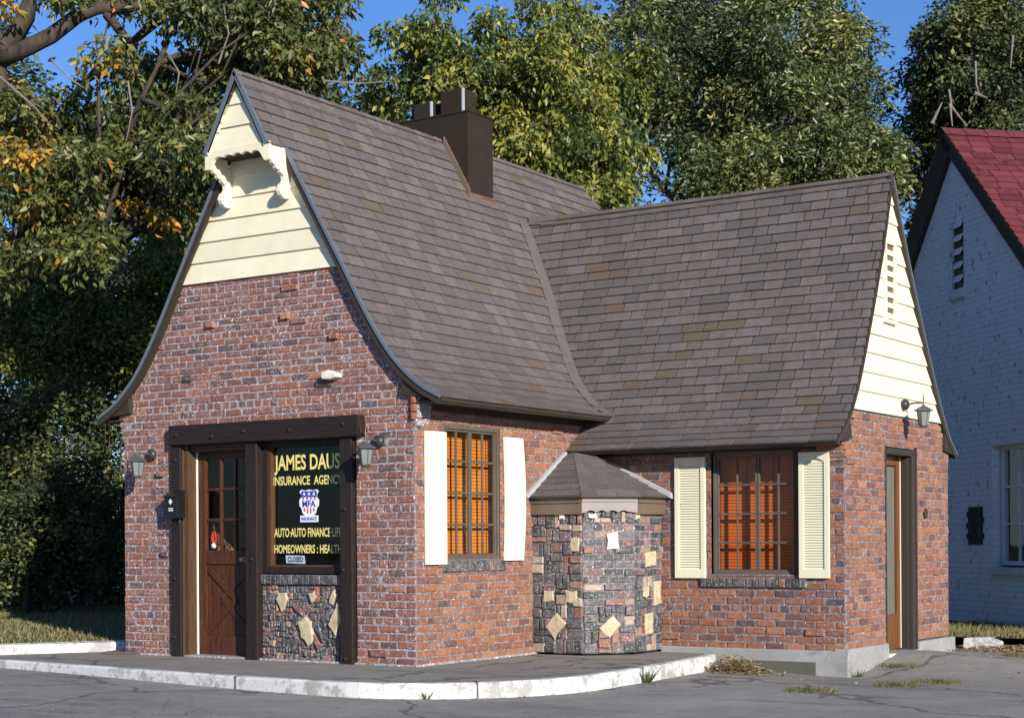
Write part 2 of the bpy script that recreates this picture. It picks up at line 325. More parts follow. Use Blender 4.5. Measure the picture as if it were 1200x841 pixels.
class Slope:
    def __init__(s, D, S, fmap, trange): s.D, s.S, s.fmap, s.tr = D, S, fmap, trange
    def p(s, q, t, h=0.):
        a = np.interp(q, s.S, s.D[:, 0]); z = np.interp(q, s.S, s.D[:, 1])
        e = .02; q0, q1 = max(q-e, 0), min(q+e, s.S[-1])
        da = np.interp(q1, s.S, s.D[:, 0])-np.interp(q0, s.S, s.D[:, 0]); dz = np.interp(q1, s.S, s.D[:, 1])-np.interp(q0, s.S, s.D[:, 1])
        L = math.hypot(da, dz)+1e-9
        if q > s.S[-1]: a += da/L*(q-s.S[-1]); z += dz/L*(q-s.S[-1])
        return s.fmap(a-dz/L*h, z+da/L*h, t)
    def z(s, q): return float(np.interp(q, s.S, s.D[:, 1]))
    def deck(s, mb, thick=.05, n=40, mi=0):
        L = s.S[-1]; qs = np.linspace(0, L, n)
        # split at trange jumps
        for i in range(n-1):
            qa, qb = qs[i], qs[i+1]; ta = s.tr(s.z((qa+qb)/2)); tb = ta
            P = [[s.p(q, t, h) for t in tt] for q, tt, h in ((qa, ta, -.003), (qb, tb, -.003), (qb, tb, -thick), (qa, ta, -thick))]
            mb.quad(P[0][0], P[0][1], P[1][1], P[1][0], mi+1, .1)  # dark deck top stands in for shade in the gaps between shingles
            mb.quad(P[3][0], P[3][1], P[2][1], P[2][0], mi+1, .1)
            for k in (0, 1): mb.quad(P[0][k], P[1][k], P[2][k], P[3][k], mi+1, .1)
            if i == n-2: mb.quad(P[1][0], P[1][1], P[2][1], P[2][0], mi+1, .1)
    def shingles(s, mb, exp=.122, wmin=.16, wmax=.34, tone=lambda: random.random(), t_wave=.004):
        q = s.S[-1]+.015; row = 0
        while q > .05:
            qt = max(q-exp*1.12, 0.); tr = s.tr(s.z(q-exp*.5)); t = tr[0]-random.random()*.2
            while t < tr[1]:
                wdt = random.uniform(wmin, wmax); a = max(t, tr[0]); b = min(t+wdt, tr[1]); t += wdt
                if b-a < .015: continue
                g = .006; h = .016+random.uniform(0, .006); j = random.uniform(-.004, .004)
                A, B_, C_, D_ = s.p(q+j, a+g, h), s.p(q+j, b-g, h), s.p(qt, b-g, .001), s.p(qt, a+g, .001)
                A2, B2 = s.p(q+j, a+g, -.002), s.p(q+j, b-g, -.002)
                mb.add([A, B_, C_, D_, A2, B2], [(0, 1, 2, 3), (0, 4, 5, 1), (0, 3, 4), (1, 5, 2)], 0, tone())
            q -= exp; row += 1
    def strip(s, mb, t0, t1, h0, h1, qa=0., qb=None, n=34, mi=0):
        qb = s.S[-1] if qb is None else qb; qs = np.linspace(qa, qb, n)
        for i in range(n-1):
            c = [s.p(q, t, h) for q in (qs[i], qs[i+1]) for t in (t0, t1) for h in (h0, h1)]
            mb.add(c, [(0, 1, 5, 4), (2, 6, 7, 3), (1, 3, 7, 5), (0, 4, 6, 2)]+([(0, 2, 3, 1)] if i == 0 else [])+([(4, 5, 7, 6)] if i == n-2 else []), mi)
def stone(): 
    r = random.random(); return r*.85 if random.random() < .93 else .86+.14*random.random()

# ------------------------------------------------------------------ brick layer
def clip(iv, holes):
    out = []
    for a, b in iv:
        segs = [(a, b)]
        for h0, h1 in holes:
            ns = []
            for x, y in segs:
                if h1 <= x or h0 >= y: ns.append((x, y)); continue
                if h0 > x: ns.append((x, h0))
                if h1 < y: ns.append((h1, y))
            segs = ns
        out += segs
    return [q for q in out if q[1]-q[0] > .012]
def one_brick(mb, fr, a, b, z0, z1, d, tone, mi=0, ch=.0045, jit=.0035):
    J = lambda: random.uniform(-jit, jit)
    r1 = [(a, z0), (b, z0), (b, z1), (a, z1)]
    vs = [fr(u, z, -.012) for u, z in r1]; c2 = [(u+J(), z+J()) for u, z in r1]
    vs += [fr(u, z, d-ch) for u, z in c2]; cu, cz = (a+b)/2, (z0+z1)/2
    dd = d+random.uniform(-.0015, .0015); tl = random.uniform(-.002, .002)
    vs += [fr(u+math.copysign(ch, cu-u), z+math.copysign(ch, cz-z), dd+(tl if u < cu else -tl)) for u, z in c2]
    fs = [(i, (i+1) % 4, 4+(i+1) % 4, 4+i) for i in range(4)]+[(4+i, 4+(i+1) % 4, 8+(i+1) % 4, 8+i) for i in range(4)]+[(8, 9, 10, 11)]
    mb.add(vs, fs, mi, tone)
def btone(dark=.18):
    r = random.random()
    if r < dark: return random.uniform(.03, .3)
    return min(1, max(.22, random.gauss(.55, .15)))
def brick_wall(mb, fr, z0, z1, iv, tone=btone, ch=.0762, depth=.2, header=(5,), proud=.02, mi_m=1):
    k = 0; z = z0
    while z < z1-.02:
        zt = min(z+ch, z1)
        for zz in (z, z+(zt-z)/2):                       # mortar bed behind
            zm = zz+(zt-z)/4
            for a, b in iv(zm):
                h = (zt-z)/2
                mb.quad(fr(a, zz, .003), fr(b, zz, .003), fr(b, zz+h, .003), fr(a, zz+h, .003), mi_m)
                mb.quad(fr(a, zz, .003), fr(a, zz+h, .003), fr(a, zz+h, -depth), fr(a, zz, -depth), mi_m)
                mb.quad(fr(b, zz, .003), fr(b, zz+h, .003), fr(b, zz+h, -depth), fr(b, zz, -depth), mi_m)
                mb.quad(fr(a, zz, -depth), fr(b, zz, -depth), fr(b, zz+h, -depth), fr(a, zz+h, -depth), mi_m)
        hd = (k % 7) in header; per = .108 if hd else .216; m = .0150
        rows = iv(z+ch/2)
        for a, b in rows:
            off = (.108 if k % 2 else 0)*(.5 if hd else 1); u = math.floor((a-off)/per)*per+off
            while u < b:
                w_ = per; x0, x1 = max(u+m/2, a+.001), min(u+w_-m/2, b-.001); u += w_
                if x1-x0 < .025: continue
                x0 += random.uniform(0, .006); x1 -= random.uniform(0, .006)
                d = random.uniform(.005, .014)
                if random.random() < proud: d = random.uniform(.02, .034)
                za = z+m/2+random.uniform(-.0015, .0025); zb = z+ch-m/2+random.uniform(-.0025, .0015)
                if zb > z1: zb = z1
                if zb-za > .02: one_brick(mb, fr, x0, x1, za, zb, d, tone())
        z += ch; k += 1
def guillotine(u0, u1, z0, z1, out, smax=.17, smin=.06):
    w_, h_ = u1-u0, z1-z0
    if (w_ < smax and h_ < smax*.55) or (h_ < smax and w_ < smax*.55) or (w_ < smin*1.6 and h_ < smin*1.6): out.append((u0, u1, z0, z1)); return
    if (w_ > h_ and w_ > smin*2) or h_ < smin*2:
        c = u0+w_*random.uniform(.33, .67); guillotine(u0, c, z0, z1, out, smax, smin); guillotine(c, u1, z0, z1, out, smax, smin)
    else:
        c = z0+h_*random.uniform(.33, .67); guillotine(u0, u1, z0, c, out, smax, smin); guillotine(u0, u1, c, z1, out, smax, smin)
def rubble(mb, fr, u0, u1, z0, z1, tone, **k):
    mb.quad(fr(u0, z0, .003), fr(u1, z0, .003), fr(u1, z1, .003), fr(u0, z1, .003), 1)
    L = []; guillotine(u0, u1, z0, z1, L, **k)
    for a, b, c, d in L: one_brick(mb, fr, a+.006, b-.006, c+.006, d-.006, random.uniform(.008, .034), tone(), ch=.007, jit=.006)
def flag(mb, fr, u, z, pts, d=.036, mi=2, tone=.5):
    pts = [p_ for i_ in range(len(pts)) for p_ in (pts[i_], tuple((np.array(pts[i_])+np.array(pts[(i_+1) % len(pts)]))/2*random.uniform(.94, 1.06)))]
    q = [(u+a*.88+random.uniform(-.012, .012), z+b*.88+random.uniform(-.012, .012)) for a, b in pts]; n = len(q)
    mb.prism(fr, q, 0, d-.006, mi, tone)
    vs = [fr(a, b, d-.006) for a, b in q]+[fr(u+(a-u)*.86, z+(b-z)*.86, d) for a, b in q]
    mb.add(vs, [(i, (i+1) % n, n+(i+1) % n, n+i) for i in range(n)]+[tuple(range(n, 2*n))], mi, tone)
def soldier(mb, fr, u0, u1, z0, z1, d=.03, mi=0):
    n = max(2, round((u1-u0)/.072)); w_ = (u1-u0)/n
    mb.box(fr, u0, u1, z0, z1, -.01, d-.014, 1)
    for i in range(n): one_brick(mb, fr, u0+i*w_+.005, u0+(i+1)*w_-.005, z0+.003, z1-.003, d+random.uniform(-.004, .004), random.uniform(0, .6) if random.random() < .85 else .8, mi)

# ------------------------------------------------------------------ setting: ground, road, walk, lawn
def zr(x, y):
    z = -.118-.010*(x-0)*.6-.002*(y)+.02/(1+math.exp((x+1.5)*1.2))
    z -= .05*math.exp(-((x-3.0)**2+(y-2.9)**2)/.9)
    z += .13*math.exp(-((x-3.0)**2/1.6+(y-4.5)**2/.55))
    z += .06*math.exp(-((x-4.2)**2+(y-6.6)**2)/3.)
    return z
mb = MB(); g = 400
mb.quad((-g, -g, -.7), (g, -g, -.7), (g, g, -.7), (-g, g, -.7)); tag(mb.build('ground', 'grass', fix=False), kind='structure')
mb = MB()
xs = list(np.linspace(-60, -10, 12))+list(np.arange(-9, 9.01, .25))+list(np.linspace(10, 60, 12)); ys = list(np.linspace(-60, -14, 12))+list(np.arange(-13, 8.01, .25))
vs = [(x, y, zr(x, y)) for y in ys for x in xs]; nx = len(xs)
mb.add(vs, [(j*nx+i, j*nx+i+1, (j+1)*nx+i+1, (j+1)*nx+i) for j in range(len(ys)-1) for i in range(nx-1)])
tag(mb.build('road', 'road', fix=False, smooth=True), kind='structure')
def smooth_line(pts, n=6):
    p = np.array(pts, float); p = np.vstack([2*p[0]-p[1], p, 2*p[-1]-p[-2]]); out = []
    for i in range(1, len(p)-2):
        for t in np.linspace(0, 1, n, endpoint=False):
            a, b, c, d = p[i-1], p[i], p[i+1], p[i+2]; out.append(.5*((2*b)+(-a+c)*t+(2*a-5*b+4*c-d)*t*t+(-a+3*b-3*c+d)*t**3))
    out.append(p[-2]); return np.array(out)
edge = smooth_line([(-30, -.9), (-9, -1.12), (-4.2, -1.36), (-1.8, -1.60), (.2, -1.74), (1.0, -1.60), (1.6, -1.10), (1.93, -.35), (1.94, .65), (1.84, 1.9), (1.76, 2.6), (1.66, 2.88)])
nrm = np.zeros_like(edge)
for i in range(len(edge)):
    t = edge[min(i+1, len(edge)-1)]-edge[max(i-1, 0)]; t /= np.linalg.norm(t); nrm[i] = (-t[1], t[0])     # inward (left of travel)
inner = edge+nrm*.11
mb = MB(); poly = [tuple(p)+(0.,) for p in inner]+[(1.4, 3.4, 0), (-3.5, 3.4, 0), (-3.5, 1.2, 0), (-30, 1.2, 0)]
bm_idx = list(range(len(poly))); mb.add(poly, [tuple(bm_idx)])
o = mb.build('sidewalk', 'walk', fix=False); tag(o, kind='structure')
bm = bmesh.new(); bm.from_mesh(o.data); bmesh.ops.triangulate(bm, faces=bm.faces); bm.to_mesh(o.data); bm.free()
mb = MB(); n = len(edge)
for i in range(n-1):
    a, b, c, d = edge[i], edge[i+1], inner[i+1], inner[i]; w1 = .004*math.sin(i*1.7); w2 = .004*math.sin((i+1)*1.7)
    P = lambda p, z: (p[0], p[1], z)
    o1, o2 = a+nrm[i]*.02, b+nrm[i+1]*.02
    mb.quad(P(a, -.4), P(b, -.4), P(b, -.012+w2), P(a, -.012+w1)); mb.quad(P(a, -.012+w1), P(b, -.012+w2), P(o2, .006+w2), P(o1, .006+w1)); mb.quad(P(o1, .006+w1), P(o2, .006+w2), P(c, .005), P(d, .005)); mb.quad(P(d, .005), P(c, .005), P(c, -.2), P(d, -.2))
mb.quad((*edge[-1], -.4), (*inner[-1], -.4), (*inner[-1], .005), (*edge[-1], -.01))
tag(mb.build('kerb', 'kerb', fix=True), kind='structure')
for xj, yj in ((-.62, 0), (1.42, -1.2), (1.97, .82)):
    i = int(np.argmin(np.hypot(edge[:, 0]-xj, edge[:, 1]-(yj if yj else -1.72)))); t_ = np.array([nrm[i][1], -nrm[i][0]]); a_ = edge[i]
    Fk = Fr((a_[0], a_[1], 0), (t_[0], t_[1], 0), (-nrm[i][0], -nrm[i][1], 0)); mb = MB(); mb.prism(Fk, [(-.008, -.2), (.010, -.2), (.006, .012), (-.006, .012)], -.12, .006); tag(mb.build('kerb_joint', 'vent_paint'), kind='structure')
# lawn, its own kerb
lk = [(-30, -1.05), (-9, -1.0), (-5.5, -.98), (-4.95, -.88), (-4.62, -.35), (-4.2, .28), (-3.82, .62)]
mb = MB(); mb.add([(x, y, .10) for x, y in lk]+[(-3.82, 7, .10), (-3.82, 60, .1), (-80, 60, .1), (-80, -1.05, .1)], [tuple(range(11))])
mb.add([(-3.82, 7.0, 0), (-3.82, 60, 0), (80, 60, 0), (80, 7.6, 0), (5, 7.1, -.0), (3.3, 6.85, 0)], [tuple(range(6))])
o = mb.build('lawn', 'grass', fix=False); tag(o, kind='structure'); bm = bmesh.new(); bm.from_mesh(o.data); bmesh.ops.triangulate(bm, faces=bm.faces); bm.to_mesh(o.data); bm.free()
mb = MB(); L = np.array(lk); nr = np.zeros_like(L)
for i in range(len(L)):
    t = L[min(i+1, len(L)-1)]-L[max(i-1, 0)]; t /= np.linalg.norm(t); nr[i] = (-t[1], t[0])
for i in range(len(L)-1):
    a, b = L[i], L[i+1]; c, d = b+nr[i+1]*.13, a+nr[i]*.13
    P = lambda p, z: (p[0], p[1], z)
    mb.quad(P(a, -.05), P(b, -.05), P(b, .10), P(a, .10)); mb.quad(P(a, .10), P(b, .10), P(c, .112), P(d, .112)); mb.quad(P(d, .112), P(c, .112), P(c, 0), P(d, 0))
tag(mb.build('lawn_kerb', 'kerb'), kind='structure')

# ------------------------------------------------------------------ the cottage
cot = empty('cottage', (0, 0, 0))
tag(cot, 'red brick cottage office with steep brown shingle roofs and cream gables, wing on its right', 'building')
W = 3.836
# front wall
def ivA(z):
    a, b = -W, 0.
    if z > 2.26: s_ = min(.075, .02*(1+int((z-2.26)/.0762))); a -= s_; b += s_*.7
    if z > 2.52: h = mhalf(z+.02)-.05; a, b = max(a, MX-h), min(b, MX+h)
    iv = [(a, b)]; holes = []
    if z < 2.37: holes.append((-3.09, -.70)) if z < 2.17 else holes.append((-3.09, -.60))
    return clip(iv, holes)
def btoneA():
    return btone(.13)
mb = MB(); brick_wall(mb, FA, 0, .0762*38, ivA, btoneA, proud=.006); brick_wall(mb, FA, .0762*38, 3.82, ivA, btoneA, proud=.004, ch=.0668)
for u_, z_ in ((-2.62, 3.35), (-2.93, 2.83), (-1.0, 3.12), (-1.62, 3.36), (-3.34, 1.86), (-3.28, 1.03)): one_brick(mb, FA, u_, u_+.10, z_, z_+.055, .045, random.random())
o = mb.build('brick_wall', ['brick', 'mortar', 'tan_stone'], cot, fix=False)
mb = MB(); mb.prism(FA, [(-1.06, 2.735), (-.95, 2.725), (-.86, 2.745), (-.88, 2.79), (-.97, 2.815), (-1.06, 2.80)], 0, .10); mb.build('mortar_lump', 'white_stone', cot, bevel=.015)
# main side wall
def ivB(z):
    a, b = .0, 6.9
    if z > 2.47: return []
    holes = []
    if .985 < z < 2.29: holes.append((.44, 1.40))
    iv = clip([(a, b)], holes)
    return [(x, min(y, 3.02)) for x, y in iv if x < 3.02]
mb = MB(); brick_wall(mb, FB, 0, 2.47, ivB, lambda: btone(.12)*1.0+.06, proud=.01, mi_m=1)
for k_, (z_, L_) in enumerate(((2.30, .12), (2.376, .20), (2.45, .3))):
    one_brick(mb, FB, -.05, L_, z_+.004, z_+.068, .016+.008*k_, .65)
soldier(mb, FB, .40, 1.47, .872, .978, .03, 2)
mb.build('brick_wall', ['brick_warm', 'mortar_dark', 'dark_brick'], cot, fix=False)
# wing front and end walls
WX = 3.012
def ivC(z):
    holes = [(1.56, 2.54)] if .80 < z < 2.07 else []
    return clip([(0, WX)], holes)
mb = MB(); brick_wall(mb, FC, .05, 2.15, ivC, lambda: btone(.14), proud=.04, mi_m=1)
soldier(mb, FC, 1.44, 2.61, .683, .775, .04, 2)
for k_, (z_, L_) in enumerate(((1.965, .20), (2.04, .28))): one_brick(mb, FC, WX-L_, WX+.03, z_+.004, z_+.068, .03+.02*k_, .7); one_brick(mb, FC, WX-L_+.02, WX-L_+.19, z_+.004, z_+.06, .028, .5)
mb.build('brick_wall', ['brick_warm', 'mortar_dark', 'dark_brick'], cot, fix=False)
def ivD(z):
    a, b = 3.0, 6.05
    if z > 1.95: s_ = min(.05, .02*(1+int((z-1.95)/.0762))); a -= s_; b += s_*.6
    if z > 2.12: h = whalf(z+.02)-.05; a, b = max(a, wc(z)-h), min(b, wc(z)+h)
    return clip([(a, b)], [(4.08, 4.95)] if z < 2.115 else [])
mb = MB(); brick_wall(mb, FD, .07, 2.455, ivD, lambda: btone(.10)+.05, proud=.02, mi_m=1)
mb.build('brick_wall', ['brick_warm', 'mortar_dark'], cot, fix=False)
# hidden walls, floor and partition (closed rooms)
mb = MB(); mb.box(FA, -W, -W+.2, 0, 2.55, -6.9, -.21); mb.box(FA, -W, -.01, 0, 2.55, -6.9, -6.7); mb.box(FA, -.2, -.01, 0, 2.5, -6.7, -3.2)
mb.box(FA, .0, WX-.01, 0, 2.15, -6.05, -5.9); mb.prism(FA, [(-W, 2.55), (-W+.4, 3.2), (MX-.85, 4.2), (MX-.35, 5.05), (MX+.35, 5.05), (MX+.85, 4.2), (-.4, 3.2), (-.01, 2.55)], -6.9, -6.8)
mb.build('rear_wall', 'brick', cot)
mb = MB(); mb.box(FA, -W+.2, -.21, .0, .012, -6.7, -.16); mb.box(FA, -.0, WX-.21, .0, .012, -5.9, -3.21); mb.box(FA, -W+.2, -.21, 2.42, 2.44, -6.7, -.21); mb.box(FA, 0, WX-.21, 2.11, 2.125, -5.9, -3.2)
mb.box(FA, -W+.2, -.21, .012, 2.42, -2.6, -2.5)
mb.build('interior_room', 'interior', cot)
# foundation
mb = MB()
FN = lambda z: z
mb.prism(Fr((0, 0, 0), (1, 0, 0), (0, 0, 1)) if False else FC, [(.98, -.5), (WX+.05, -.5), (WX+.05, .064), (.98, .062)], -.1, .05); mb.build('foundation', 'found', cot, bevel=.012)
mb = MB(); mb.box(FD, 2.951, 4.06, -.5, .085, -.1, .051); mb.build('foundation', 'found', cot, bevel=.012)
mb = MB(); mb.box(FD, 4.97, 6.12, -.5, .055, -.1, .06); mb.build('foundation', 'found', cot, bevel=.012)
mb = MB(); mb.box(FC, 1.80, 2.72, -.245, -.052, .045, .054); mb.build('vent_panel', 'vent_paint', cot)
mb = MB(); mb.box(FA, -W-.02, .02, -.1, .018, -.3, .03); mb.box(FB, .0, 2.1, -.1, .022, -.1, .03); mb.build('base_mortar', 'mortar', cot, bevel=.01)

# siding
def siding(mb, fr, z0, z1, iv, exp=.205):
    z = z0
    while z < z1-.02:
        zt = min(z+exp, z1); (a0, b0) = iv(z); (a1, b1) = iv(zt); w_ = random.uniform(-.003, .003)
        if b0-a0 < .03: break
        if b1 < a1: a1 = b1 = (a1+b1)/2
        d0, d1 = .034, .014
        vs = [fr(a0, z+w_, d0), fr(b0, z, d0), fr(b1, zt, d1), fr(a1, zt, d1), fr(a0, z+w_, .0), fr(b0, z, .0), fr(b1, zt, 0), fr(a1, zt, 0)]
        mb.add(vs, [(0, 1, 2, 3), (0, 4, 5, 1), (4, 7, 6, 5), (0, 3, 7, 4), (1, 5, 6, 2)], 0, random.random())
        z = zt
mb = MB(); siding(mb, FA, 3.815, 5.06, lambda z: (MX-mhalf(z)+.05, MX+mhalf(z)-.05)); mb.build('gable_siding', 'cream', cot, fix=False)
mb = MB(); siding(mb, FD, 2.455, 4.86, lambda z: (wc(z)-whalf(z)+.05, wc(z)+whalf(z)-.05), .2); mb.build('gable_siding', 'cream', cot, fix=False)
# gable hood
hood = empty('gable_hood'); hood.parent = cot
Fh = Fr((0, -.30, 0), (1, 0, 0), (0, -1, 0))
mb = MB(); siding(mb, Fh, 5.03, 5.70, lambda z: (MX-mhalf(z)+.03, MX+mhalf(z)-.03), .215); mb.build('hood_siding', 'cream', hood, fix=False)
mb = MB(); mb.box(FA, MX-.37, MX+.37, 4.99, 5.012, .0, .29); mb.build('soffit', 'brown_paint', hood)
pts = [(MX-.42, 5.035), (MX-.42, 4.86), (MX-.36, 4.855)]
k = 5; xs_ = np.linspace(MX-.30, MX+.30, k+1); pts += [(MX-.33, 4.90)]
for i in range(k):
    a, b = xs_[i], xs_[i+1]; rise = .945+.012*math.sin(math.pi*(i+.5)/k)
    for t in np.linspace(0, 1, 7)[:-1]: pts.append((a+(b-a)*t, rise+.022*math.sin(math.pi*t)))
pts += [(MX+.30, 4.945), (MX+.33, 4.90), (MX+.36, 4.855), (MX+.42, 4.86), (MX+.42, 5.035)]
pts = [(a, b if b > 4 else b+4.0) for a, b in pts]
mb = MB(); mb.prism(FA, pts, .31, .345); mb.build('scalloped_valance', 'cream', hood)
prof = [(0, 5.03), (.335, 5.03), (.335, 4.885), (.315, 4.87), (.295, 4.875), (.28, 4.84), (.255, 4.825), (.24, 4.835), (.225, 4.80), (.20, 4.785), (.175, 4.80), (.165, 4.77), (.14, 4.755), (.115, 4.74), (.108, 4.70), (.125, 4.672), (.155, 4.655), (.175, 4.625), (.178, 4.585), (.16, 4.55), (.125, 4.525), (.085, 4.518), (.045, 4.53), (.02, 4.555), (0, 4.56)]
for sx in (-1, 1):
    x = MX+sx*.385; Fs = Fr((x-.025, 0, 0), (0, -1, 0), (1, 0, 0)); mb = MB(); mb.prism(Fs, prof, 0, .05); mb.build('bracket', 'cream', hood, bevel=.004)

# roofs
def hip_t(z): return 6.22+(5.765-z)*1.02 if z > 4.98 else 7.03
def trM(z): return ((-.36 if z > 5.02 else -.075), hip_t(z))
rm = MB(); slR = Slope(MD, MS, lambda a, z, t: (MX+a, t, z), trM); slL = Slope(MD, MS, lambda a, z, t: (MX-a, t, z), trM)
for sl_ in (slR, slL): sl_.deck(rm, .05, mi=0)
slR.shingles(rm, tone=stone, exp=.138, wmin=.20, wmax=.32); slL.shingles(rm, tone=stone, exp=.16)
# clipped rear hip
rm.add([(MX, 6.22, 5.765), (MX-.44, 7.03, 4.96), (MX+.44, 7.03, 4.96)], [(0, 1, 2)], 0, .5)
for i in range(36):                                   # ridge caps
    y0 = -.36+i*.184; c = stone()
    if y0 > 6.2: break
    for sx in (-1, 1):
        A = (MX, y0-.02, 5.795), (MX, y0+.184, 5.785), (MX+sx*.10, y0+.184, 5.60), (MX+sx*.10, y0-.02, 5.61)
        rm.add(list(A)+[(MX, y0-.02, 5.77), (MX+sx*.10, y0-.02, 5.585)], [(0, 1, 2, 3), (0, 3, 5, 4)], 0, c)
# closed valley strip on the main slope
vz = np.linspace(2.5, 4.93, 22); vp = []
for z in vz:
    Yv = wc(z)-whalf(z); h = mhalf(z); dz = .03; dh = (mhalf(z-dz)-mhalf(z+dz)); Ln = math.hypot(2*dz, dh); nx_, nz_ = 2*dz/Ln, dh/Ln
    P = lambda y: (MX+h+nx_*.017, y, z+nz_*.017)
    vp.append((P(Yv+.03), P(Yv-.22-.012*math.sin(z*9))))
for i in range(21): rm.quad(vp[i][0], vp[i+1][0], vp[i+1][1], vp[i][1], 0, .45)
rmo = rm.build('main_roof', ['shingle', 'brown_paint'], cot, fix=False)
def trW(z): return (.0 if z < 2.5 else MX+mhalf(z)-.12, WX+.055)
ww = MB(); swF = Slope(WD, WS, lambda a, z, t: (t, wc(z)-a, z), trW); swB = Slope(WD, WS, lambda a, z, t: (t, wc(z)+a, z), trW)
for sl_ in (swF, swB): sl_.deck(ww, .045)
swF.shingles(ww, tone=stone, exp=.118, wmin=.15, wmax=.36); swB.shingles(ww, tone=stone, exp=.16)
i = 0; x = -1.42
while x < WX+.05:
    c = stone(); x1 = min(x+.185, WX+.06); sag = lambda q: .05*math.exp(-((q+1.4)/.35))*1.0
    for sy_ in (-1, 1):
        A = [(x1, 4.22, 4.988+sag(x1)), (x-.01, 4.22, 4.982+sag(x)), (x-.01, 4.22+sy_*.05, 4.868+sag(x)), (x1, 4.22+sy_*.05, 4.874+sag(x1))]
        ww.add(A+[(x1, 4.22, 4.965), (x1, 4.22+sy_*.05, 4.86)], [(0, 1, 2, 3), (0, 3, 5, 4)], 0, c)
    x += .185
wwo = ww.build('wing_roof', ['shingle', 'brown_paint'], cot, fix=False)
# barge boards and metal drip edges
def q_of(D, S, z): return float(np.interp(-z, -D[:, 1], S))
for sl_ in (slR, slL):
    qh = q_of(MD, MS, 5.02)
    mb = MB(); sl_.strip(mb, -.085, -.05, -.075, -.015, qh); mb.build('barge_board', 'brown_paint', cot, fix=False)
    mb = MB(); sl_.strip(mb, -.098, -.07, -.018, .012, qh); mb.build('drip_edge', 'grey_metal', cot, fix=False)
    mb = MB(); sl_.strip(mb, -.372, -.34, -.03, .014, .0, qh); mb.build('drip_edge', 'grey_metal', hood, fix=False)
    mb = MB(); sl_.strip(mb, -.36, -.30, -.05, -.012, .0, qh); mb.build('hood_trim', 'cream', hood, fix=False)
for sl_, mt_ in ((swF, 'brown_paint'), (swB, 'grey_metal')):
    mb = MB(); sl_.strip(mb, WX+.018, WX+.052, -.055, -.012); mb.build('barge_board', 'brown_paint', cot, fix=False)
    mb = MB(); sl_.strip(mb, WX+.045, WX+.066, -.014, .010); mb.build('drip_edge', mt_, cot, fix=False)
# eave boxes: soffits, friezes and end boards
mb = MB(); mb.box(FA, .012, .30, 2.455, 2.475, -6.9, .02); mb.box(FA, .27, .315, 2.44, 2.50, -6.9, .05); mb.box(FA, .010, .04, 2.40, 2.455, -6.9, -.02); mb.build('eave_soffit', 'brown_paint', cot)
mb = MB(); mb.box(FA, -W-.30, -W-.0, 2.455, 2.475, -6.9, .02); mb.build('eave_soffit', 'brown_paint', cot)
mb = MB(); mb.box(FC, 0.01, WX+.0, 2.085, 2.102, -.0, .27); mb.box(FC, 0.01, WX+.03, 2.075, 2.12, .25, .285); mb.box(FC, .01, WX-.3, 2.06, 2.085, .016, .05); mb.build('eave_soffit', 'brown_paint', cot)
def end_board(fr, pts, d0, d1, name='eave_end_board'):
    mb = MB(); mb.prism(fr, pts, d0, d1); mb.build(name, 'brown_paint', cot, bevel=.004)
def curve(D, c, s_, za, zb, off=-.03, n=6): return [(c(z)+s_*(half_of(D, z)+off), z) for z in np.linspace(za, zb, n)]
cm = lambda z: MX
end_board(FA, [(-.13, 2.535)]+curve(MD, cm, 1, 2.76, 2.52)+[(.30, 2.49)], -.02, .06)
end_board(FA, [(-3.70, 2.535)]+curve(MD, cm, -1, 2.76, 2.52)+[(-4.10, 2.49)], -.02, .06)
end_board(FD, [(3.10, 2.15)]+curve(WD, wc, -1, 2.40, 2.15)+[(2.73, 2.11)], -.02, .045)
end_board(FD, [(5.86, 2.15)]+curve(WD, wc, 1, 2.38, 2.15)+[(6.17, 2.11)], -.02, .045)

# chimney
ch = empty('chimney'); ch.parent = cot
mb = MB(); mb.box(FA, -2.587, -1.527, 4.4, 6.06, -3.59, -3.09); mb.build('chimney_casing', 'brown_metal', ch, bevel=.008)
mb = MB(); mb.box(FA, -2.60, -1.515, 6.055, 6.075, -3.60, -3.08); mb.build('chimney_cap', 'brown_metal', ch, bevel=.004)
for a, b, t in ((-2.355, -2.10, 6.27), (-1.973, -1.65, 6.36)):
    mb = MB(); mb.box(FA, a, b, 6.07, t, -3.42, -3.17); f_ = mb.build('flue', 'brown_metal', ch, bevel=.006)
    mb = MB(); mb.box(FA, b-.022, b+.003, 6.075, t+.003, -3.19, -3.166); mb.build('flue_seam', 'flashing', f_)
    mb = MB(); mb.box(FA, a+.12, b-.12, t, t+.05, -3.34, -3.26); mb.build('flue_pin', 'brown_metal', f_)
mb = MB()
zf = lambda x: float(np.interp(x-MX, MD[:, 0], MD[:, 1]))
mb.prism(FA, [(-1.86, zf(-1.86)+.0), (-1.52, zf(-1.52)-.0), (-1.50, zf(-1.52)+.10), (-1.60, zf(-1.60)+.13), (-1.86, zf(-1.86)+.12)], -3.092, -3.06)
mb.box(FA, -1.53, -1.505, zf(-1.5)-.02, zf(-1.5)+.10, -3.6, -3.07)
mb.build('flashing', 'light_brown', ch)
mb = MB(); mb.box(FA, -1.503, -1.498, zf(-1.5)+.075, zf(-1.5)+.088, -3.58, -3.34); mb.build('red_sealant', 'sealant', ch)

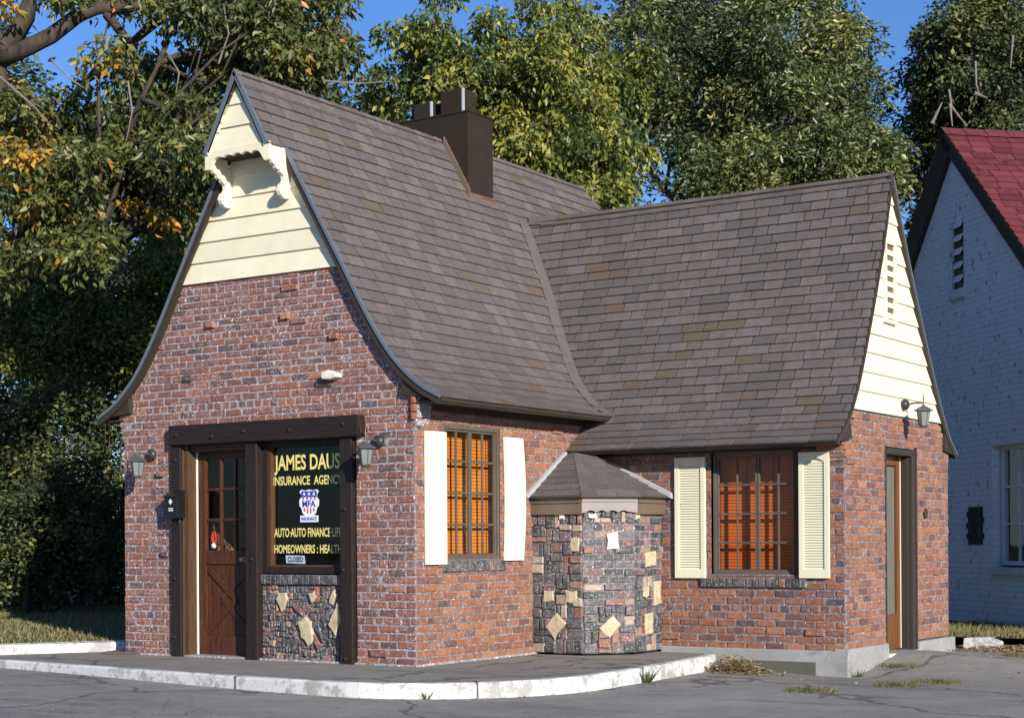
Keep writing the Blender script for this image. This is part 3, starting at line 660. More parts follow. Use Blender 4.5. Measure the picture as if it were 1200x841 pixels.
# corner bay
bay = empty('corner_bay'); bay.parent = cot
BP = [(0, 2.02), (.60, 2.02), (.97, 2.42), (.97, 3.0)]
def facet(i, P=BP):
    a, b = np.array(P[i]), np.array(P[i+1]); u = (b-a); L_ = np.linalg.norm(u); u = u/L_; return Fr((a[0], a[1], 0), (u[0], u[1], 0), (u[1], -u[0], 0)), L_
ZB = 1.46
def dk(): return random.uniform(0, .6) if random.random() < .66 else random.uniform(.6, 1)
dia = lambda a, b: [(-a, -.1*b), (-.1*a, -b), (a, .15*b), (.2*a, b)]
rect = lambda a, b: [(-a, -b), (a, -b*.95), (a*.95, b), (-a, b*.9)]
mb = MB(); f0, L0 = facet(0); rubble(mb, f0, 0, L0, .02, ZB, dk, smax=.21, smin=.075)
for u, z, p, m_ in ((.52, 1.13, rect(.06, .075), 2), (.20, .60, rect(.07, .06), 2), (.47, .60, rect(.075, .07), 2), (.28, .30, dia(.14, .16), 2), (.36, 1.42, rect(.03, .03), 3)): flag(mb, f0, u, z, p, mi=m_)
f1, L1 = facet(1); rubble(mb, f1, 0, L1, .02, .50, dk, smax=.19, smin=.07); brick_wall(mb, f1, .50, ZB-.12, lambda z: [(0, L1)], dk, proud=.15, depth=.05, header=(3,), mi_m=1); rubble(mb, f1, 0, L1, ZB-.12, ZB, dk, smax=.13, smin=.06)
for u, z, p, m_ in ((.31, 1.16, rect(.068, .10), 3), (.28, .29, dia(.13, .14), 2), (.10, 1.42, rect(.05, .03), 3)): flag(mb, f1, u, z, p, mi=m_)
f2, L2 = facet(2); rubble(mb, f2, 0, L2, .02, .80, dk, smax=.2, smin=.07); brick_wall(mb, f2, .80, ZB, lambda z: [(0, L2)], dk, proud=.15, depth=.05, header=(2, 4), mi_m=1)
for u, z, p, m_ in ((.30, .97, rect(.14, .09), 2), (.20, .63, rect(.07, .055), 2), (.44, .62, rect(.08, .14), 2), (.26, .30, rect(.10, .13), 2), (.03, 1.41, rect(.05, .035), 2)): flag(mb, f2, u, z, p, mi=m_)
mb.build('clinker_wall', ['dark_brick', 'mortar_dark', 'tan_stone', 'white_stone'], bay, fix=False)
def off_poly(o):
    return [(0, 2.02-o), (.60+o*.41, 2.02-o), (.97+o, 2.42-o*.41), (.97+o, 3.0)]
P1 = off_poly(.055)
for i, mt in enumerate(('light_brown', 'pale_brown', 'light_brown')):
    fr_, L_ = facet(i, P1); mb = MB()
    if i == 1:
        pts = [(0, 1.60), (0, 1.445)]
        for k_ in range(4):
            for t in np.linspace(0, 1, 7)[:-1]: pts.append(((.04+k_*.115+.115*t) if True else 0, 1.45+.022*math.sin(math.pi*t)))
        pts += [(L_, 1.445), (L_, 1.60)]; mb.prism(fr_, pts, -.02, .0)
        mb.box(fr_, .0, L_, 1.56, 1.615, .001, .014)
    else: mb.box(fr_, 0, L_, 1.435, 1.60, -.02, 0); mb.box(fr_, 0, L_, 1.55, 1.615, .001, .016)
    mb.build('fascia_board', mt, bay)
P2 = off_poly(.115); mb = MB(); apx = np.array([.03, 2.92, 2.12]); nrow = 7
E3 = [np.array((x, y, 1.615)) for x, y in P2]
apexes = [np.array([.0, 2.62, 2.075]), np.array([.10, 2.66, 2.10]), np.array([.28, 2.78, 2.08]), np.array([.30, 3.0, 2.02])]
for i in range(3):
    A, B_ = E3[i], E3[i+1]; Ta, Tb = apexes[i], apexes[i+1]
    nn_ = np.cross(B_-A, Ta-A); nn_ /= np.linalg.norm(nn_); nn_ *= (1 if nn_[2] > 0 else -1)
    mb.quad(A, B_, Tb, Ta, 0, .1); 
    lo = nn_*0
    for r_ in range(nrow):
        s0, s1 = r_/nrow, (r_+1.1)/nrow; s1 = min(s1, 1)
        l0, r0, l1, r1 = A+(Ta-A)*s0, B_+(Tb-B_)*s0, A+(Ta-A)*s1, B_+(Tb-B_)*s1
        wd = np.linalg.norm(r0-l0); t = -random.random()*.15
        while t < wd:
            e = random.uniform(.14, .26); a_, b_ = max(0, t)/wd, min(wd, t+e)/wd; t += e
            if b_-a_ < .02: continue
            g_ = .006; h = nn_*(.012+random.uniform(0, .004)); a_ += g_; 
            mb.add([l0+(r0-l0)*a_+h, l0+(r0-l0)*b_+h, l1+(r1-l1)*b_+nn_*.002, l1+(r1-l1)*a_+nn_*.002, l0+(r0-l0)*a_, l0+(r0-l0)*b_], [(0, 1, 2, 3), (0, 4, 5, 1), (0, 3, 4), (1, 5, 2)], 0, stone()*.9)
mb.add([tuple(e-np.array([0, 0, .012])) for e in E3]+[(0, 3.0, 1.603)], [(0, 1, 2, 3, 4)], 1)
for i in range(3): mb.quad(E3[i], E3[i+1], E3[i+1]-np.array([0, 0, .014]), E3[i]-np.array([0, 0, .014]), 1)
mb.build('bay_roof', ['shingle', 'brown_paint'], bay, fix=False)
mb = MB(); mb.prism(FB, [(1.83, 1.63), (1.86, 1.60), (2.66, 2.06), (2.62, 2.11)], .008, .045); mb.build('wall_flashing', 'flashing', bay)
mb = MB(); mb.prism(FC, [(1.13, 1.60), (1.12, 1.655), (.28, 2.06), (.28, 1.98)], .012, .075); mb.build('wall_flashing', 'flashing', bay)

# timber shopfront
tf = empty('timber_shopfront'); tf.parent = cot
mb = MB(); mb.box(FA, -3.097, -.60, 2.170, 2.373, -.1, .10); mb.prism(FA, [(-.60, 2.17), (-.565, 2.20), (-.60, 2.373)], -.02, .098); mb.build('beam', 'timber_h', tf, bevel=.008)
for a, b, nm in ((-3.105, -2.970, 0), (-2.078, -1.925, 0), (-.865, -.716, 0)):
    mb = MB(); mb.box(FA, a, b, -.01, 2.170, -.14, .06 if nm == 0 else .08); mb.build('post', 'timber', tf, bevel=.008)
for u, z, d in ((-2.98, 2.275, .10), (-2.48, 2.235, .10), (-2.05, 2.275, .10), (-1.45, 2.26, .10), (-.78, 2.29, .10), (-3.05, .80, .06), (-3.06, .2, .06), (-3.03, 2.02, .06), (-.80, 1.48, .06), (-.82, .9, .06), (-.80, .05, .06), (-1.99, 1.0, .06)):
    mb = MB(); mb.lathe(FA(u, z, d-.002), [(.020, 0), (.020, .012), (.013, .022), (.004, .026)], 8, (0, -1, 0)); mb.build('bolt', 'brown_metal', tf)
# panel under the window
mb = MB(); Fp = Fr((0, .03, 0), (1, 0, 0), (0, -1, 0))
rubble(mb, Fp, -1.925, -.865, .0, .745, dk, smax=.12, smin=.042)
for u, z, p in ((-1.64, .58, [(-.09, .02), (-.02, -.12), (.08, .03), (.05, .10), (-.06, .09)]), (-1.34, .29, [(-.11, .10), (-.07, -.06), (.03, -.14), (.11, -.08), (.05, .12), (-.02, .16)]), (-.98, .40, [(-.10, -.05), (.0, -.16), (.10, .02), (.06, .20), (.02, .18)]), (-1.25, .63, [(-.06, .04), (-.01, -.07), (.04, .0), (.03, .07)]), (-1.01, .63, [(-.05, -.05), (.0, -.08), (.05, .03), (.04, .08), (-.01, .06)])):
    flag(mb, Fp, u, z, p, .045)
for u, z, r_ in ((-1.14, .52, .5), (-1.08, .46, .7), (-1.45, .52, -.6), (-1.5, .42, -.8), (-1.16, .28, -.9), (-1.22, .2, -.9), (-1.48, .18, 1.2)):
    c_, s_ = math.cos(r_), math.sin(r_); pts = [(x_*c_-y_*s_, x_*s_+y_*c_) for x_, y_ in ((-.09, -.03), (.09, -.03), (.09, .03), (-.09, .03))]; flag(mb, Fp, u, z, pts, .038, 0, dk())
soldier(mb, Fp, -1.925, -.865, .752, .848, .045)
mb.build('clinker_panel', ['dark_brick', 'mortar_dark', 'tan_stone'], tf, fix=False)

# shop window
win = empty('shop_window'); win.parent = cot
mb = MB()
for a, b, c, d in ((-1.925, -1.86, .86, 2.17), (-.925, -.865, .86, 2.17), (-1.86, -.925, .86, .925), (-1.86, -.925, 2.11, 2.17)): mb.box(FA, a, b, c, d, -.13, -.03)
mb.build('window_frame', 'timber', win, bevel=.004)
mb = MB(); mb.box(FA, -1.86, -1.835, .925, 2.11, -.12, -.055); mb.box(FA, -1.835, -.95, .925, .945, -.12, -.055); mb.build('inner_frame', 'jamb_wood', win)
mb = MB(); mb.quad(FA(-1.86, .92, -.10), FA(-.92, .92, -.10), FA(-.92, 2.12, -.10), FA(-1.86, 2.12, -.10)); mb.build('glass', 'glass', win, fix=False)
DG = -.095
for t, u0, z, h, wd in (('JAMES DAUST', -1.825, 1.885, .145, .935), ('INSURANCE  AGENCY', -1.838, 1.735, .085, .885), ('AUTO\u00b7AUTO FINANCE\u00b7LIFE', -1.832, 1.222, .085, .865), ('HOMEOWNERS : HEALTH', -1.832, 1.062, .08, .865)):
    text_mesh(t, FA, u0, z, h, wd, DG, 'yellow_letter', 'lettering', win, bold=.022)
em = empty('shield_emblem'); em.parent = win
def shield(cx, cz, hw, hh):
    r_ = [(0, -hh), (.42*hw, -.86*hh), (.72*hw, -.62*hh), (.78*hw, -.35*hh), (1.0*hw, -.12*hh), (1.02*hw, .25*hh), (.80*hw, .48*hh), (.86*hw, .70*hh), (1.0*hw, .85*hh), (.78*hw, 1.0*hh), (.4*hw, .93*hh)]
    return [(cx+a, cz+b) for a, b in r_+[(0, 1.0*hh)]+[(-a, b) for a, b in r_[:0:-1]]]
ECX, ECZ = -1.375, 1.545
mb = MB(); mb.prism(FA, shield(ECX, ECZ, .125, .14), DG-.001, DG, 0); mb.box(FA, ECX-.115, ECX+.115, 1.365, 1.43, DG-.001, DG+.001); mb.build('shield_backing', 'dec_white', em)
mb = MB(); mb.prism(FA, [(ECX-.10, 1.61), (ECX+.10, 1.61), (ECX+.102, 1.655), (ECX+.09, 1.672), (ECX, 1.668), (ECX-.09, 1.672), (ECX-.102, 1.655)], DG, DG+.002)
mb.build('star_band', 'dec_blue', em)
for sx in (-.062, 0, .062):
    mb = MB(); pts = []
    for k_ in range(10):
        q = math.pi/2+k_*math.pi/5; r_ = .020 if k_ % 2 == 0 else .009; pts.append((ECX+sx+r_*math.cos(q), 1.640+r_*math.sin(q)))
    mb.prism(FA, pts, DG+.002, DG+.004); mb.build('star', 'dec_white', em)
for sx in (-.075, -.025, .025, .075):
    mb = MB(); mb.box(FA, ECX+sx-.009, ECX+sx+.009, 1.585, 1.608, DG, DG+.002); mb.build('stripe', 'dec_red', em)
    mb = MB(); mb.box(FA, ECX+sx*.8-.008, ECX+sx*.8+.008, 1.45 if abs(sx) < .05 else 1.47, 1.503, DG, DG+.002); mb.build('stripe', 'dec_red', em)
text_mesh('MFA', FA, ECX, 1.515, .062, .17, DG+.003, 'dec_blue', 'emblem_lettering', em, bold=.03, cx=True)
text_mesh('INSURANCE', FA, ECX, 1.382, .032, .20, DG+.003, 'dec_blue', 'emblem_lettering', em, bold=.03, cx=True)
mb = MB(); mb.prism(FA, [(-1.672, .962), (-1.425, .955), (-1.44, 1.035), (-1.68, 1.04)], -.094, -.090, 0); cs = mb.build('closed_sign', 'sign_blue')
tag(cs, 'small pale blue sign reading CLOSED in the bottom corner of the shop window', 'sign')
t_ = text_mesh('CLOSED', FA, -1.552, .975, .048, .20, -.0885, 'black_metal', 'lettering', cs, bold=.03, cx=True)

# front door
fd = empty('front_door'); fd.parent = cot
mb = MB(); mb.box(FA, -2.970, -2.905, 0, 2.17, -.15, .01); mb.box(FA, -2.970, -2.955, 0, 2.17, .01, .035); mb.box(FA, -2.905, -2.078, 2.10, 2.17, -.15, -.03); mb.build('door_jamb', 'jamb_wood', fd, bevel=.003)
mb = MB(); mb.box(FA, -2.904, -2.892, .01, 2.10, -.122, -.105); mb.build('weather_strip', 'white_paint', fd)
DX0, DX1 = -2.884, -2.09; a, b = -.165, -.125
mb = MB()
mb.box(FA, DX0, DX0+.095, .02, 2.10, a, b); mb.box(FA, DX1-.095, DX1, .02, 2.10, a, b); gx0, gx1 = DX0+.095, DX1-.095
mb.box(FA, gx0, gx1, .02, .22, a, b); mb.box(FA, gx0, gx1, .95, 1.09, a, b); mb.box(FA, gx0, gx1, 2.03, 2.10, a, b)
cw = (gx1-gx0)/3
for i in (1, 2): mb.box(FA, gx0+cw*i-.014, gx0+cw*i+.014, 1.09, 2.03, a+.004, b-.004)
for i in (1, 2): mb.box(FA, gx0, gx1, 1.09+.313*i-.014, 1.09+.313*i+.014, a+.005, b-.005)
leaf = mb.build('door_leaf', 'door_wood', fd, bevel=.003)
mb = MB(); mb.box(FA, gx0, gx1, .22, .95, a+.006, a+.018)
gm = (gx0+gx1)/2; zm = .585
def bar(p, q, w_, d0, d1):
    p, q = np.array(p), np.array(q); t = (q-p)/np.linalg.norm(q-p); n_ = np.array([-t[1], t[0]])*w_/2; mb.prism(FA, [tuple(p+n_), tuple(q+n_), tuple(q-n_), tuple(p-n_)], d0, d1)
for (p, q), k_ in zip((((gx0, .92), (gm+.10, zm)), ((gm+.10, zm), (gx0, .25)), ((gx1, .92), (gm-.10, zm+.003)), ((gm-.1, zm+.003), (gx1, .25))), range(4)): bar(p, q, .06, a+.015, b-.004-.003*k_)
mb.build('cross_buck_panel', 'door_wood', leaf, bevel=.002)
mb = MB(); mb.quad(FA(gx0, 1.09, -.145), FA(gx1, 1.09, -.145), FA(gx1, 2.03, -.145), FA(gx0, 2.03, -.145)); mb.build('door_glass', 'glass', leaf, fix=False)
mb = MB(); mb.lathe(FA(DX1-.16, 1.0, b), [(.025, 0), (.025, .006), (.009, .01), (.009, .035), (.024, .045), (.026, .06), (.012, .07)], 12, (0, -1, 0)); mb.build('door_knob', 'brass', leaf)
mb = MB(); mb.box(FA, -2.905, -2.078, -.02, .02, -.17, .02); mb.build('threshold', 'found', fd)
mb = MB(); oc = FA(-2.745, 1.22, -.20)
for k_ in range(7):
    q = k_/6*math.pi*1.9+.2; p0 = oc+np.array([.035*math.cos(q), 0, .035*math.sin(q)+.03]); mb.tube([p0, p0+np.array([.012, -.01, -.05]), p0+np.array([.02, -.004, -.10])], [.008, .010, .003], 5)
mb.tube([oc+np.array([0, 0, .05]), oc+np.array([-.005, 0, .16])], .004, 5)
orn = mb.build('door_ornament', 'red_orn'); tag(orn, 'small red ribbon ornament hanging behind the lower left pane of the front door', 'ornament')
mb = MB(); mb.lathe(oc+np.array([.0, -.004, -.085]), [(.004, -.03), (.026, -.015), (.032, .005), (.02, .025), (.005, .035)], 10); mb.build('ornament_ball', 'dec_white', orn, smooth=True)

# casement windows
def casement(fr, u0, u1, z0, z1, rec, name_parent, blind=True, split=.5, bmat='blind'):
    w_ = empty('casement_window'); w_.parent = name_parent
    mb = MB(); t = .032
    for A in ((u0, u0+t, z0, z1), (u1-t, u1, z0, z1), (u0+t, u1-t, z0, z0+t*1.2), (u0+t, u1-t, z1-t*1.3, z1)): mb.box(fr, *A, -rec-.05, -rec+.035)
    mb.build('window_frame', 'steel', w_, bevel=.003)
    um = u0+(u1-u0)*split; ug = [(u0+t, um), (um, u1-t)]
    for k_, (a, b) in enumerate(ug):
        mb = MB(); s_ = .022; zz0, zz1 = z0+t*1.2, z1-t*1.3; d0, d1 = -rec-.012, -rec+.018
        a += .003; b -= .003
        for A in ((a, a+s_, zz0, zz1), (b-s_, b, zz0, zz1), (a+s_, b-s_, zz0, zz0+s_), (a+s_, b-s_, zz1-s_, zz1)): mb.box(fr, *A, d0, d1)
        c = (a+b)/2; mb.box(fr, c-.009, c+.009, zz0+s_, zz1-s_, d0+.004, d1-.006)
        for r_ in (1, 2, 3):
            z = zz0+(zz1-zz0)*r_/4; mb.box(fr, a+s_, b-s_, z-.010, z+.010, d0+.003, d1-.003)
        sash = mb.build('sash', 'steel', w_, bevel=.002)
        mb = MB(); mb.quad(fr(a+s_, zz0, -rec), fr(b-s_, zz0, -rec), fr(b-s_, zz1, -rec), fr(a+s_, zz1, -rec)); mb.build('glass', 'glass', sash, fix=False)
    # reveal
    mb = MB()
    for A in ((u0-.012, u0, z0, z1), (u1, u1+.012, z0, z1)): mb.box(fr, *A, -rec-.06, .004)
    mb.box(fr, u0-.012, u1+.012, z1, z1+.012, -rec-.06, .004); mb.box(fr, u0-.012, u1+.012, z0-.012, z0, -rec-.06, .01); mb.build('reveal', 'steel', w_)
    bl = MB(); z = z0+.03
    ba, bb = blind
    while z < z1-.02:
        bl.add([fr(ba, z, -rec-.10), fr(bb, z, -rec-.10), fr(bb, z+.030, -rec-.108), fr(ba, z+.030, -rec-.108)], [(0, 1, 2, 3)], 0)
        z += .034
    bl.box(fr, ba, bb, z0+.02, z1-.02, -rec-.125, -rec-.118, 1)
    for q in np.linspace(ba+.08, bb-.08, 4): bl.box(fr, q-.004, q+.004, z0+.02, z1-.02, -rec-.099, -rec-.096, 1)
    bl.build('blind', [bmat, 'blind_gap'], w_, fix=False)
    return w_
wB = casement(FB, .44, 1.40, .985, 2.29, .035, cot, (.36, 1.44))
wC = casement(FC, 1.56, 2.54, .80, 2.065, .07, cot, (1.5, 2.56), bmat='blind_red')
def shutter_flat(fr, u0, u1, z0, z1, bow, par):
    mb = MB(); n_ = 14
    for i in range(n_):
        za, zb = z0+(z1-z0)*i/n_, z0+(z1-z0)*(i+1)/n_; fa, fb_ = bow*math.sin(math.pi*i/n_), bow*math.sin(math.pi*(i+1)/n_)
        vs = []
        for z, f_ in ((za, fa), (zb, fb_)):
            for u, d in ((u0+f_*.6, .014+f_*0), (u1+f_*.6, .014+f_*0), (u1+f_*.6, .045+f_*.5), (u0+f_*.6, .045+f_*.5)): vs.append(fr(u, z, d))
        fs = [(3, 2, 6, 7), (0, 3, 7, 4), (1, 5, 6, 2), (0, 4, 5, 1)]+([(0, 1, 2, 3)] if i == 0 else [])+([(4, 7, 6, 5)] if i == n_-1 else [])
        mb.add(vs, fs)
    return mb.build('shutter', 'white_paint', par)
tag(shutter_flat(FB, .12, .437, .95, 2.205, .0, wB), 'flat white shutter left of the side window')
tag(shutter_flat(FB, 1.45, 1.775, .972, 2.21, .035, wB), 'bowed white shutter right of the side window')
def shutter_louvre(fr, u0, u1, z0, z1, par, arch=False):
    mb = MB(); s_ = .05; d0, d1 = .016, .048
    if not arch: mb.box(fr, u0, u1, z1-.06, z1, d0, d1)
    else: mb.prism(fr, [(u0+s_, z1-.10)]+[(u0+s_+(u1-u0-2*s_)*t, z1-.10+.045*math.sin(math.pi*t)) for t in np.linspace(0, 1, 9)]+[(u1-s_, z1), (u0+s_, z1)], d0, d1-.001)
    for A in ((u0, u0+s_, z0, z1-(0 if arch else .06)), (u1-s_, u1, z0, z1-(0 if arch else .06)), (u0+s_, u1-s_, z0, z0+.09)): mb.box(fr, *A, d0, d1)
    mb.box(fr, u0+s_, u1-s_, z0+.09, z1-.06, d0, d0+.004)
    sh = mb.build('shutter', 'shutter_cream', par, bevel=.002)
    lb = MB(); z = z0+.095
    while z < z1-.085:
        lb.add([fr(u0+s_, z, d1-.008), fr(u1-s_, z, d1-.008), fr(u1-s_, z+.026, d0+.008), fr(u0+s_, z+.026, d0+.008), fr(u0+s_, z-.006, d1-.008), fr(u1-s_, z-.006, d1-.008)], [(0, 1, 2, 3), (4, 5, 1, 0)]); z += .0262
    lb.build('louvres', 'shutter_cream', sh, fix=False); return sh
tag(shutter_louvre(FC, 1.155, 1.505, .772, 2.02, wC), 'cream louvred shutter left of the wing window')
tag(shutter_louvre(FC, 2.545, 2.865, .78, 2.03, wC, True), 'cream louvred shutter with arched top rail right of the wing window')
mb = MB(); mb.box(FC, 2.47, 2.545, .80, 2.065, -.07, .004); mb.build('side_casing', 'brown_paint', wC)

# wing door
wd = empty('side_door'); wd.parent = cot
mb = MB()
for A in ((4.08, 4.10, -.03, 2.115), (4.86, 4.95, -.03, 2.115)): mb.box(FD, *A, -.17, .018)
mb.box(FD, 4.13, 4.86, 2.05, 2.115, -.17, .018); mb.box(FD, 4.845, 4.861, -.03, 2.05, -.15, -.03); mb.box(FD, 4.95, 4.985, -.03, 2.15, .0, .03); mb.build('door_jamb', 'brown_paint', wd, bevel=.004)
mb = MB(); D0, D1 = 4.105, 4.842
for A in ((D0, D0+.10, -.01, 2.045), (D1-.09, D1, -.01, 2.045), (D0+.1, D1-.09, -.01, .36), (D0+.1, D1-.09, 1.95, 2.045)): mb.box(FD, *A, -.155, -.115)
mb.box(FD, D0+.14, D1-.15, .04, .32, -.116, -.108)
sd = mb.build('door_leaf', 'orange_wood', wd, bevel=.003)
mb = MB(); mb.box(FD, D1-.004, D1+.004, -.01, 2.045, -.15, -.108); mb.build('weather_strip', 'white_paint', wd)
mb = MB(); mb.quad(FD(D0+.1, .36, -.13), FD(D1-.09, .36, -.13), FD(D1-.09, 1.95, -.13), FD(D0+.1, 1.95, -.13)); mb.build('door_glass', 'glass', sd, fix=False)
mb = MB(); n_ = 30
for i in range(n_):
    a, b = D0+.1+(D1-D0-.19)*i/n_, D0+.1+(D1-D0-.19)*(i+1)/n_; q = lambda k_: -.155-.008*math.sin(k_*1.6)
    mb.quad(FD(a, .36, q(i)), FD(b, .36, q(i+1)), FD(b, 1.95, q(i+1)), FD(a, 1.95, q(i)))
mb.build('curtain', 'curtain', sd, fix=False)
mb = MB(); mb.box(FD, 4.06, 4.99, -.10, -.03, -.17, .06); mb.build('threshold', 'white_paint', wd, bevel=.005)
# gable vent
gv = empty('gable_vent'); gv.parent = cot
mb = MB(); v0, v1, vb, vt = 4.02, 4.33, 3.44, 4.27
for A in ((v0, v0+.03, vb, vt), (v1-.055, v1, vb, vt), (v0+.055, v1-.055, vt-.05, vt), (v0-.02, v1+.02, vb-.04, vb)): mb.box(FD, *A, .01, .058)
mb.build('vent_frame', 'cream', gv, bevel=.003)
for i in range(7):
    z = vb+.012+i*.109; mb = MB(); mb.box(FD, v0+.03, v1-.055, z, z+.055, .031, .048); mb.build('vent_slat', 'cream', gv, bevel=.003)
mb = MB(); mb.box(FD, v0+.03, v1-.055, vb, vt-.05, .028, .034); mb.build('vent_backing', 'light_brown', gv)  # flat brown panel stands in for the shaded openings between slats
mb = MB(); mb.lathe(FD(5.27, 1.44, .005), [(.055, 0), (.055, .02), (.045, .022), (.04, .008)], 14, (1, 0, 0)); mb.build('pipe_sleeve', 'brown_paint', cot)

# ------------------------------------------------------------------ wall lamps and mailbox
def wall_lamp(loc, n, label, group='wall lanterns on the cottage'):
    r = empty('wall_lamp', loc); tag(r, label, 'lamp', group); n = np.array(n, float); O = np.zeros(3)
    mb = MB(); mb.lathe(O, [(.055, -.003), (.062, .012), (.055, .035), (.035, .052), (.012, .060)], 16, n); mb.build('wall_plate', 'dark_sphere', r, smooth=True)
    c = n*.215; top = np.array([0, 0, -.015])
    mb = MB(); mb.tube([n*.05+np.array([0, 0, .0]), n*.11+np.array([0, 0, .012]), c+np.array([0, 0, .008])], .010, 8); mb.build('arm', 'lamp_metal', r)
    mb = MB(); mb.lathe(c, [(.006, -.03), (.008, -.02), (.006, .04), (.010, .05), (.003, .10), (.001, .135)], 8); mb.build('finial', 'lamp_metal', r)
    mb = MB(); mb.lathe(c, [(.100, -.078), (.101, -.070), (.062, -.045), (.018, -.022), (.012, -.01)], 6); mb.build('lamp_cap', 'lamp_metal', r)
    mb = MB(); mb.lathe(c, [(.068, -.080), (.045, -.225)], 6); mb.build('lamp_glass', 'lamp_glass', r, fix=False)
    mb = MB()
    for k in range(6):
        q = 2*math.pi*(k+.5)/6; e1 = c+np.array([.069*math.cos(q), .069*math.sin(q), -.080]); e2 = c+np.array([.046*math.cos(q), .046*math.sin(q), -.225]); mb.tube([e1, e2], .005, 5)
    mb.lathe(c, [(.03, -.25), (.050, -.235), (.050, -.222)], 6); mb.build('lamp_cage', 'lamp_metal', r)
    mb = MB(); mb.lathe(c, [(.012, -.21), (.014, -.18), (.024, -.14), (.022, -.115), (.008, -.10)], 10); mb.build('bulb', 'dec_white', r, smooth=True)
wall_lamp((-3.409, -.014, 2.09), (0, -1, 0), 'dark lantern on the brick left of the front door')
wall_lamp((-.409, -.014, 2.115), (0, -1, 0), 'dark lantern on the brick right of the shop window')
wall_lamp((3.05, 4.56, 2.585), (1, 0, 0), 'grey lantern on the cream gable boards above the side door')
mbx = empty('mailbox', (-2.99, -.06, 1.56)); tag(mbx, 'black metal mailbox fixed to the timber post left of the front door', 'mailbox')
Fm = Fr((0, 0, 0), (1, 0, 0), (0, -1, 0)); Fm2 = Fr((-.09, 0, 0), (0, -1, 0), (1, 0, 0))
mb = MB(); mb.prism(Fm2, [(0, -.14), (.11, -.14), (.12, .07), (0, .12)], 0, .18); mb.build('box_body', 'black_metal', mbx, bevel=.006)
mb = MB(); mb.prism(Fm2, [(-.0, .15), (-.0, .125), (.13, .072), (.135, .085)], -.008, .188); mb.build('lid', 'black_metal', mbx, bevel=.002)
mb = MB(); mb.prism(Fm, [(-.0, .0), (.025, .03), (0, .06), (-.025, .03)], .118, .121); mb.box(Fm, -.03, .03, -.045, -.035, .114, .119); mb.box(Fm, -.03, .03, -.065, -.055, .114, .119); mb.build('badge', 'dec_white', mbx)
mb = MB()
for s_ in (-.05, .05): mb.tube([(s_, -.03, -.14), (s_, -.05, -.19), (s_, -.09, -.21), (s_, -.12, -.18)], .006, 6)
mb.build('paper_hook', 'black_metal', mbx)

# ------------------------------------------------------------------ neighbouring white building
N0 = np.array([2.925, 9.281, 0]); un = np.array([.70711, -.70711, 0]); nn = np.array([-.70711, -.70711, 0])
nb = empty('white_brick_house', tuple(N0)); tag(nb, 'white painted brick house with red shingle roof behind the right end of the cottage', 'house')
FNb = Fr((0, 0, 0), un, nn)
AU, AZ = -2.05, 6.64; EL, ER = -5.6, 2.2; sL, sR = 1.11, .92
zl_, zr_ = AZ-(AU-EL)*sL, AZ-(ER-AU)*sR
wu0, wu1, wz0, wz1 = -.83, .95, .78, 2.41
mb = MB()
def wpoly(pts, d=0.): mb.add([FNb(u, z, d) for u, z in pts], [tuple(range(len(pts)))])
wpoly([(EL, -.3), (wu0, -.3), (wu0, AZ-(wu0-AU)*sR), (AU, AZ), (EL, zl_)]); wpoly([(wu0, -.3), (wu1, -.3), (wu1, wz0), (wu0, wz0)]); wpoly([(wu0, wz1), (wu1, wz1), (wu1, AZ-(wu1-AU)*sR), (wu0, AZ-(wu0-AU)*sR)]); wpoly([(wu1, -.3), (ER, -.3), (ER, zr_), (wu1, AZ-(wu1-AU)*sR)])
for A in (((wu0, wz0), (wu0, wz1)), ((wu0, wz1), (wu1, wz1)), ((wu1, wz1), (wu1, wz0)), ((wu1, wz0), (wu0, wz0))):
    (a, b), (c, d) = A; mb.quad(FNb(a, b, 0), FNb(c, d, 0), FNb(c, d, -.2), FNb(a, b, -.2))
for u, z in ((ER, zr_), (EL, zl_)): mb.quad(FNb(u, -.3, 0), FNb(u, z, 0), FNb(u, z, -9), FNb(u, -.3, -9))
mb.add([FNb(EL, -.3, -9), FNb(ER, -.3, -9), FNb(ER, zr_, -9), FNb(AU, AZ, -9), FNb(EL, zl_, -9)], [(0, 1, 2, 3, 4)])
o = mb.build('wall', 'white_brick', nb, fix=False)
me = o.data; uvl = me.uv_layers[0]
for lp in me.loops:
    co = np.array(me.vertices[lp.vertex_index].co); uvl.data[lp.index].uv = (co @ un+(co @ nn), co[2])
# brick patch where paint is gone
mb = MB(); brick_wall(mb, FNb, 1.08, 1.60, lambda z: [(-1.53-(.04 if int(z/.0762) % 2 else 0), -1.10+(.04 if int(z/.0762) % 3 == 0 else 0))], lambda: random.uniform(0, .2), depth=0, proud=0); mb.build('bare_brick_patch', ['bare_brick', 'bare_brick'], nb, fix=False)
def lin(p0, p1): D = np.array([p0, p1], float); D = np.array([D[0]+(D[1]-D[0])*t for t in np.linspace(0, 1, 30)]); S = np.r_[0, np.cumsum(np.linalg.norm(np.diff(D, axis=0), axis=1))]; return D, S
rz = 6.98
DR, SR = lin((0, rz), (4.7, rz-4.7*sR)); DL, SL = lin((0, rz), (3.9, rz-3.9*sL))
mR = lambda a, z, t: FNb(AU+a, z, -t); mL = lambda a, z, t: FNb(AU-a, z, -t)
mb = MB(); s1 = Slope(DR, SR, mR, lambda z: (-.09, 9.1)); s2 = Slope(DL, SL, mL, lambda z: (-.09, 9.1))
s1.deck(mb, .06); s2.deck(mb, .06); s1.shingles(mb, .16, .3, .32, lambda: random.random()); s2.shingles(mb, .3, .3, .6, lambda: random.random())
